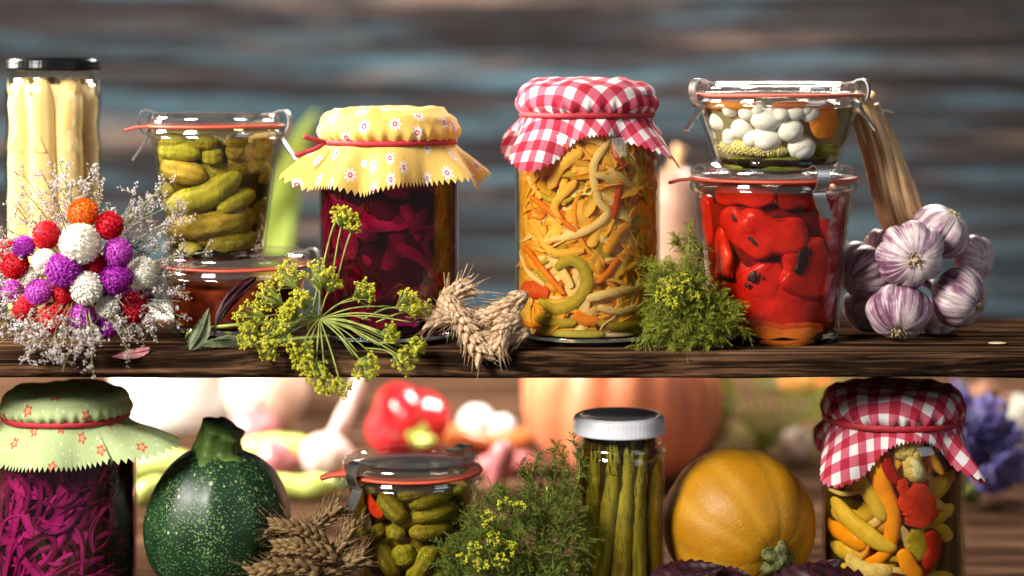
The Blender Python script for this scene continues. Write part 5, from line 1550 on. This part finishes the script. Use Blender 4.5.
# round zucchini
def gourd(t, name, c, rx, rz, nrib, dep, axis, m, pole=0.10, stemdent=0.16, seed=1.0, narrow=2.0, pear=0.0):
    rot = frame_to(axis)
    V = []
    nr, seg = 60, 144
    for i in range(nr):
        ph = PI * (i + 0.001) / (nr - 1 + 0.002)
        for j in range(seg):
            a = 2 * PI * j / seg
            rib = 1 - dep * (abs(math.cos(a * nrib / 2)) ** narrow) * math.sin(ph) ** 0.6
            s = math.sin(ph); zc = -math.cos(ph)
            z = zc * rz
            if zc > 0: z -= rz * stemdent * math.exp(-(s / 0.3) ** 2)
            else: z += rz * pole * math.exp(-(s / 0.3) ** 2)
            v = Vector((s * rx * rib * math.cos(a), s * rx * rib * math.sin(a), z * (0.5 + 0.5 * rib)))
            v *= 1 + 0.02 * noise.noise(v * 28 + Vector((seed, 0, 0)))
            V.append(Vector(c) + rot @ v)
    Fc, U = grid(nr, seg, True)
    mb = MB(); mb.add(V, Fc, U)
    return mb.build(name, m, t)
c = at(218, 527, 0.01)
zu = thing('round_zucchini', 'round dark green speckled zucchini with a cut stem, standing on the table', 'zucchini', (c.x, 0.01, 0.0))
gourd(zu, 'body', (c.x, 0.01, 0.0545), size(74, 0.01), 0.0565, 10, 0.035, Vector((0.03, -0.05, 1)), M['zucchini'], 0.1, 0.06, 2.0, 1.6)
P = catmull([at(218, 462, 0.006), at(218, 450, 0.006), at(220, 438, 0.004), at(224, 428, 0.002)], 16)
V = []
for i, p in enumerate(P):
    T = (P[min(i + 1, 15)] - P[max(i - 1, 0)]).normalized(); A = T.cross(Vector((0, 1, 0))).normalized(); Bv = T.cross(A)
    for j in range(60):
        a = 2 * PI * j / 60
        r = lerp_list([0.0230, 0.0178, 0.0150, 0.0140, 0.0148], 16)[i] * (1 + 0.10 * math.cos(5 * a + 0.8) + 0.03 * math.cos(10 * a))
        V.append(p + (A * math.cos(a) + Bv * math.sin(a)) * r)
Fc, U = grid(16, 60, True)
mb = MB(); mb.add(V, Fc, U)
top = P[-1] + Vector((0, 0, -0.0012))
nV = len(mb.V); mb.V.append(top)
for j in range(60): mb.F.append((nV - 61 + 1 + j - 0 if False else 15 * 60 + j, 15 * 60 + (j + 1) % 60, nV)); mb.U.append(((0, 1),) * 3); mb.M.append(0)
mb.build('stem', M['zstem'], zu)

# golden squash
c = Vector((at(739, 530, 0.012).x, 0.012, 0.055))
sq = thing('golden_squash', 'smooth golden yellow squash lying with its green stem end to the front', 'squash', (c.x, 0.012, 0.0))
ax = Vector((.021, -.046, -.015)).normalized()
gourd(sq, 'body', c, size(76, 0.012), 0.0535, 10, 0.015, ax, M['yellow_squash'], 0.06, 0.07, 5.0, 6.0)
mb = MB(); rot = frame_to(ax)
e0 = c + ax * 0.0495
for k in range(5):
    a = 2 * PI * k / 5 + 0.5
    d = rot @ Vector((math.cos(a), math.sin(a), 0))
    sausage(mb, [e0 - d * 0.001 + ax * 0.004, e0 + d * 0.008 + ax * 0.0030, e0 + d * 0.0135 + ax * -0.0008], 0.0060, 12, 10, 0, 4, 0.35, 320, None, 1.0, (1.2, 0.6))
lump(mb, e0 + ax * 0.005, 0.0078, 0, (1, 1, 0.8), 0.4, 220, 12, 18, rot)
mb.build('stem', M['star'], sq)
# ---------- things standing farther back on the table
def pot(name, label, cat, px0, px1, Y, prof, m, hs=1.0):
    """prof in fractions of half width / metres of height"""
    x = at((px0 + px1) / 2, 400, Y).x; r = size((px1 - px0) / 2, Y)
    t = thing(name, label, cat, (x, Y, 0))
    mb = MB(); lathe(mb, [(a * r, b * hs) for a, b in prof], (x, Y, 0.0005), 72)
    mb.build('body', m, t)
    return t, x, r
t, x, r = pot('white_crock', 'bright white glazed crock standing behind the zucchini, out of focus', 'crock', 112, 236, 0.72,
              [(0, 0.003), (0.90, 0.003), (0.94, 0.006), (0.97, 0.05), (1.0, 0.10), (1.0, 0.185), (0.96, 0.20), (0.90, 0.212), (0.91, 0.218), (0.86, 0.218), (0.85, 0.21), (0.90, 0.19), (0.90, 0.02), (0, 0.015)], M['ceramic'], 0.52)
mb = MB(); torus(mb, x, 0.72, 0.1128, r * 0.90, 0.004, 0.003); mb.build('rim', M['ceramic'], t)
t, x, r = pot('cream_jug', 'cream beige rounded jug to the right of the white crock, out of focus', 'jug', 224, 308, 0.62,
              [(0, 0.002), (0.45, 0.002), (0.52, 0.006), (0.62, 0.025), (0.84, 0.055), (0.98, 0.085), (1.0, 0.11), (0.92, 0.15), (0.72, 0.18), (0.62, 0.20), (0.66, 0.215), (0.60, 0.215), (0.57, 0.20), (0.66, 0.18), (0.9, 0.11), (0.5, 0.03), (0, 0.02)], M['cream'], 0.56)
mb = MB(); tube(mb, catmull([Vector((x - r * .5, 0.655, 0.105)), Vector((x - r * .9, 0.68, 0.102)), Vector((x - r * 1.0, 0.69, 0.085)), Vector((x - r * .75, 0.655, 0.06))], 16), 0.006, 10, 0, None); mb.build('handle', M['cream'], t)

def pod(pts, Y, r, label, m=None, name='green_pepper', cat='pepper', stem=True):
    t = thing(name, label, cat, tuple(at(*pts[0], Y)))
    P = [at(a, b, Y) for a, b in pts]
    mb = MB(); sausage(mb, P, r, 24, 18, 0, 3.0, 0.14, 60, None, 1, (1.15, 0.55)); mb.build('body', m or M['green_pod'], t)
    d = (P[0] - P[1]).normalized()
    if not stem: return t
    mb = MB(); sausage(mb, [P[0] - d * 0.004, P[0] + d * 0.008, P[0] + d * 0.018 + Vector((0, 0, 0.006))], r * 0.35, 10, 10); mb.build('stem', M['zstem'], t)
    return t
pod([(240, 450), (285, 446), (336, 452)], 0.50, 0.0125, 'light green pointed pepper lying highest behind the zucchini')
pod([(338, 485), (300, 488), (262, 478)], 0.35, 0.0125, 'light green pointed pepper lying lower, right of the zucchini')
pod([(130, 468), (165, 462), (205, 470)], 0.44, 0.015, 'pale green pepper lying left of the zucchini stem')
pod([(128, 505), (148, 490), (165, 478)], 0.33, 0.013, 'pale green pepper standing between cabbage jar and zucchini')
def onion(x, y, r, Y, label, m, name='red_onion', cat='onion', ax=(0.2, -0.3, 1), h=0.95):
    p = at(x, y, Y); rr = size(r, Y)
    t = thing(name, label, cat, (p.x, Y, p.z - rr))
    rot = frame_to(Vector(ax))
    pr = catmull([Vector((a, b, 0)) for a, b in ((0, -.92), (.3, -.88), (.75, -.6), (1, -.05), (.82, .52), (.4, .84), (.16, 1.05), (.1, 1.4), (0.05, 1.45))], 30)
    V = [p + rot @ (Vector((q.x * math.cos(a), q.x * math.sin(a), q.y * h)) * (rr * (1 + 0.02 * math.sin(9 * a)))) for q in pr for a in [2 * PI * j / 40 for j in range(40)]]
    Fc, U = grid(30, 40, True); mb = MB(); mb.add(V, Fc, U); mb.build('body', m, t)
    mb = MB()
    for k in range(12):
        a = k * 0.52
        tube(mb, [p + rot @ (Vector((0, 0, -.88)) * rr), p + rot @ (Vector((.22 * math.cos(a), .22 * math.sin(a), -1.02)) * rr)], 0.0006, 4)
    mb.build('root_tuft', M['root'], t)
    return t
onion(254, 430, 26, 0.555, 'pink red onion in front of the cream jug', M['red_onion'])
onion(275, 461, 22, 0.42, 'dark pink onion lying between the two light green peppers', M['red_onion'], ax=(1, -.1, .1))
t = onion(327, 457, 27, 0.42, 'pinkish white garlic bulb with a long stalk rising to the shelf', M['white_bulb'], 'garlic_bulb', 'garlic', (0.35, 0.1, 1))
mb = MB(); tube(mb, catmull([at(335, 436, 0.425), at(345, 415, 0.435), at(360, 378, 0.46), at(372, 340, 0.48)], 16), lerp_list([0.009, 0.0065, 0.0065], 16), 12, 0, None, 1, 0.2, 90); mb.build('stalk', M['white_bulb'], t)
# bell pepper
p = at(408, 424, 0.49); rr = size(43, 0.49)
bp = thing('bell_pepper', 'glossy red bell pepper lying with its green stem towards the viewer', 'bell pepper', (p.x, .49, p.z - rr))
rot = frame_to(Vector((0.35, -1, -0.18)))
mb = MB(); lump(mb, p, rr, 0, (1, 1, 1.1), 0.05, 25, 30, 60, rot, lambda ph, th: (1 - 0.16 * abs(math.cos(2 * th)) ** 3 * math.sin(ph)) * (1 - 0.16 * math.exp(-((PI - ph) / 0.4) ** 2)))
mb.build('body', M['bell'], bp)
d = Vector((0.35, -1, -0.18)).normalized(); q = p + d * rr * 0.86
mb = MB(); lump(mb, q, rr * 0.36, 0, (1, 1, 0.4), 0.1, 40, 10, 20, rot); tube(mb, catmull([q, q + d * 0.014, q + d * 0.024 + Vector((0.006, 0, 0.004))], 8), 0.0052, 10); mb.build('stem', M['green_pod'], bp)
pod([(440, 432), (480, 445), (520, 440), (548, 420)], 0.56, 0.0145, 'orange pointed pepper curving between bell pepper and pumpkin', M['carrot_bg'], 'orange_pepper')
onion(477, 424, 19, 0.61, 'larger white garlic bulb above the orange pointed pepper', M['ceramic'], 'garlic_bulb', 'garlic', (0.4, -0.8, 0.4))
onion(502, 428, 13, 0.60, 'smaller white garlic bulb beside the pumpkin', M['ceramic'], 'garlic_bulb', 'garlic', (-0.4, -0.8, 0.4))
pod([(506, 440), (500, 465), (494, 496)], 0.36, 0.012, 'pinkish vegetable standing in shade under the orange pointed pepper', M['red_onion'], 'pink_vegetable', 'vegetable', False)
pod([(470, 470), (520, 462), (560, 470)], 0.45, 0.012, 'dull red onion shoot lying behind the dark dill', M['red_onion'], 'red_shoot', 'onion', False)
# pumpkin
px = at(622, 470, 0.43)
pk = thing('pumpkin', 'large pinkish orange pumpkin standing behind the white-lidded jar', 'pumpkin', (px.x, .43, 0))
gourd(pk, 'body', (px.x, .43, 0.078), size(101, .43), 0.084, 14, 0.032, Vector((0.12, -0.1, 1)), M['pumpkin'], 0.12, 0.25, 8.0, 3.0)
mb = MB(); tube(mb, catmull([Vector((px.x + .008, .422, .135)), Vector((px.x + .01, .42, .16)), Vector((px.x + .022, .416, .18))], 10), lerp_list([0.014, 0.008, 0.009], 10), 10, 0, None, 1, 0.3, 80); mb.build('stem', M['stalk'], pk)
# butternut
pb = at(676, 300, 0.56)
bn = thing('butternut_squash', 'tall pale peach squash standing behind the large salad jar, out of focus', 'squash', (pb.x, .56, 0))
mb = MB(); lathe(mb, [(0, 0.0), (0.03, 0.002), (0.05, 0.02), (0.056, 0.05), (0.053, 0.085), (0.040, 0.12), (0.030, 0.15), (0.027, 0.20), (0.027, 0.245), (0.023, 0.268), (0.012, 0.278), (0, 0.279)], (pb.x, .56, 0), 60); mb.build('body', M['butternut'], bn)
mb = MB(); tube(mb, [Vector((pb.x, .56, .276)), Vector((pb.x + .002, .56, .292)), Vector((pb.x + .005, .56, .300))], [0.008, 0.006, 0.007], 10); mb.build('stem', M['stalk'], bn)
# green blade standing behind the gherkin jar
leaf('leek_leaf', [at(268, 420, 0.76), at(272, 300, 0.76), at(282, 215, 0.76), at(298, 150, 0.76), at(317, 108, 0.77)], 0.020, M['leaf_green'], 'bright green leaf blade rising behind the tall gherkin jar, out of focus', 'leaf', Vector((0.5, -0.8, 0.1)), 9, 0.0)
leaf('leek_leaf', [at(262, 420, 0.75), at(268, 330, 0.75), at(280, 250, 0.75), at(292, 205, 0.75)], 0.013, M['leaf_green'], 'short yellow green leaf blade low beside the shallow jar, out of focus', 'leaf', Vector((-0.3, -0.9, 0.1)), 9, 0.0)
# green herb bunch behind the squash
rng = random.Random(99)
hb = thing('herb_bunch', 'leafy green herb bunch behind the golden squash, out of focus', 'herbs', tuple(at(770, 460, 0.52)))
fo = MB(); st = MB()
for i in range(300):
    e = rdir(rng)
    p = at(772, 412, 0.52) + Vector((e.x * 0.075, e.y * 0.035, e.z * 0.042)) * rng.uniform(0.3, 1) ** 0.5
    frond(fo, p, e + Vector((0.3, -0.1, 0.3)), rng.uniform(0.02, 0.035), rng)
for i in range(14):
    tube(st, catmull([at(745 + i, 460, 0.52), at(755 + i * 2, 436, 0.52), at(715 + i * 9, 400, 0.51)], 8), 0.0012, 5)
fo.build('foliage', M['dill_green'], hb, smooth=False); st.build('stem', M['dill_stem'], hb)
pod([(780, 384), (805, 381), (838, 386)], 0.90, 0.012, 'orange pepper lying above the herb bunch, half hidden by the shelf', M['carrot_bg'], 'orange_pepper')
onion(797, 444, 18, 0.51, 'small pinkish garlic bulb right of the golden squash', M['white_bulb'], 'garlic_bulb', 'garlic', (0.1, -0.6, 0.6))
# lavender
lv = thing('lavender_bunch', 'bunch of blue purple lavender behind the mixed pepper jar, out of focus', 'lavender', tuple(at(975, 505, 0.30)))
rng = random.Random(31)
st = MB()
for i in range(60):
    q = rng.uniform(0, 1)
    tip = (958 + 66 * q + rng.uniform(-14, 14), 388 + 66 * q ** 1.6 + rng.uniform(-14, 40))
    Y = rng.uniform(0.26, 0.36)
    base = at(950 + rng.uniform(-8, 30), 504, 0.31)
    P = catmull([base, at((tip[0] + 955) / 2, (tip[1] + 500) / 2, Y), at(tip[0], tip[1], Y)], 16)
    tube(st, P, 0.0007, 4)
    mb = MB()
    for k in range(46):
        j = rng.uniform(7, 15); p = P[int(j)]
        ball(mb, p + rdir(rng) * 0.006, rng.uniform(0.002, 0.0036))
    mb.build('flower_spike', M['lavender'], lv, smooth=False)
st.build('stem', M['dill_stem'], lv)
db = thing('dried_flowers', 'dried peach coloured blossoms at the top right, under the shelf', 'dried flowers', tuple(at(985, 463, 0.51)))
st = MB()
for i in range(16):
    tip = at(950 + 55 * rng.random(), 384 + 28 * rng.random(), rng.uniform(.49, .53))
    tube(st, [at(985, 463, .51), tip], 0.0008, 4)
    mb = flower_mesh(0.009, None, i); mb.V = [tip + Vector(v) for v in mb.V]; mb.build('flower_head', M['dry_bloom'], db, smooth=False)
st.build('stem', M['statice_stem'], db)
p = at(1018, 415, 0.5)
wf = thing('white_blossom', 'round cream white blossom at the right edge under the shelf, out of focus', 'flower', tuple(at(1018, 464, .5)))
mb = flower_mesh(0.020, None, 5); mb.V = [p + Vector(v) for v in mb.V]; mb.build('flower_head', M['fl_white'], wf, smooth=False)
mb = MB(); tube(mb, [p, at(1022, 464, .5)], 0.0015, 6); mb.build('stem', M['statice_stem'], wf)
# ---------- camera
cd = bpy.data.cameras.new('Camera')
cam = bpy.data.objects.new('Camera', cd)
C.objects.link(cam)
cam.location = (0, -D, ZC)
cam.rotation_euler = (PI / 2, 0, 0)
cd.sensor_width = 36
cd.lens = F / 1024 * 36
cd.shift_y = -(288 - HY) / 1024
cd.clip_start = 0.05; cd.clip_end = 50
cd.dof.use_dof = True
cd.dof.focus_distance = D - 0.045
cd.dof.aperture_fstop = 2.4
sc.camera = cam

# ---------- light
def area(name, loc, to, w, h, power, c):
    l = bpy.data.lights.new(name, 'AREA')
    l.shape = 'RECTANGLE'; l.size = w; l.size_y = h; l.energy = power; l.color = c
    o = bpy.data.objects.new(name, l)
    C.objects.link(o)
    o.location = loc
    o.rotation_euler = (Vector(to) - Vector(loc)).to_track_quat('-Z', 'Y').to_euler()
    return o
area('key_light', (-0.95, -0.95, 0.98), (0.0, 0.0, 0.2), 0.42, 0.46, 60, (1.0, 0.94, 0.86))
area('back_light', (-0.95, 0.22, 0.66), (-0.1, 0.36, 0.12), 0.35, 0.3, 52, (1.0, 0.92, 0.80))
area('rear_light', (0.30, 0.85, 0.85), (0.10, 0.42, 0.1), 0.35, 0.3, 26, (1.0, 0.93, 0.84))
area('fill_light', (1.5, -1.2, 0.8), (0.1, 0.0, 0.2), 0.8, 0.8, 5, (0.85, 0.92, 1.0))
w = bpy.data.worlds.new('World'); sc.world = w; w.use_nodes = True
bg = w.node_tree.nodes['Background']
bg.inputs[0].default_value = (0.92, 0.96, 1.0, 1); bg.inputs[1].default_value = 0.12

sc.view_settings.view_transform = 'Standard'
sc.view_settings.look = 'None'
sc.view_settings.exposure = 0.0
sc.view_settings.gamma = 1.0
cy = sc.cycles
cy.use_denoising = True
cy.caustics_reflective = False
cy.caustics_refractive = False
cy.max_bounces = 10; cy.diffuse_bounces = 5; cy.glossy_bounces = 4; cy.transmission_bounces = 8; cy.transparent_max_bounces = 40
cy.sample_clamp_indirect = 6.0
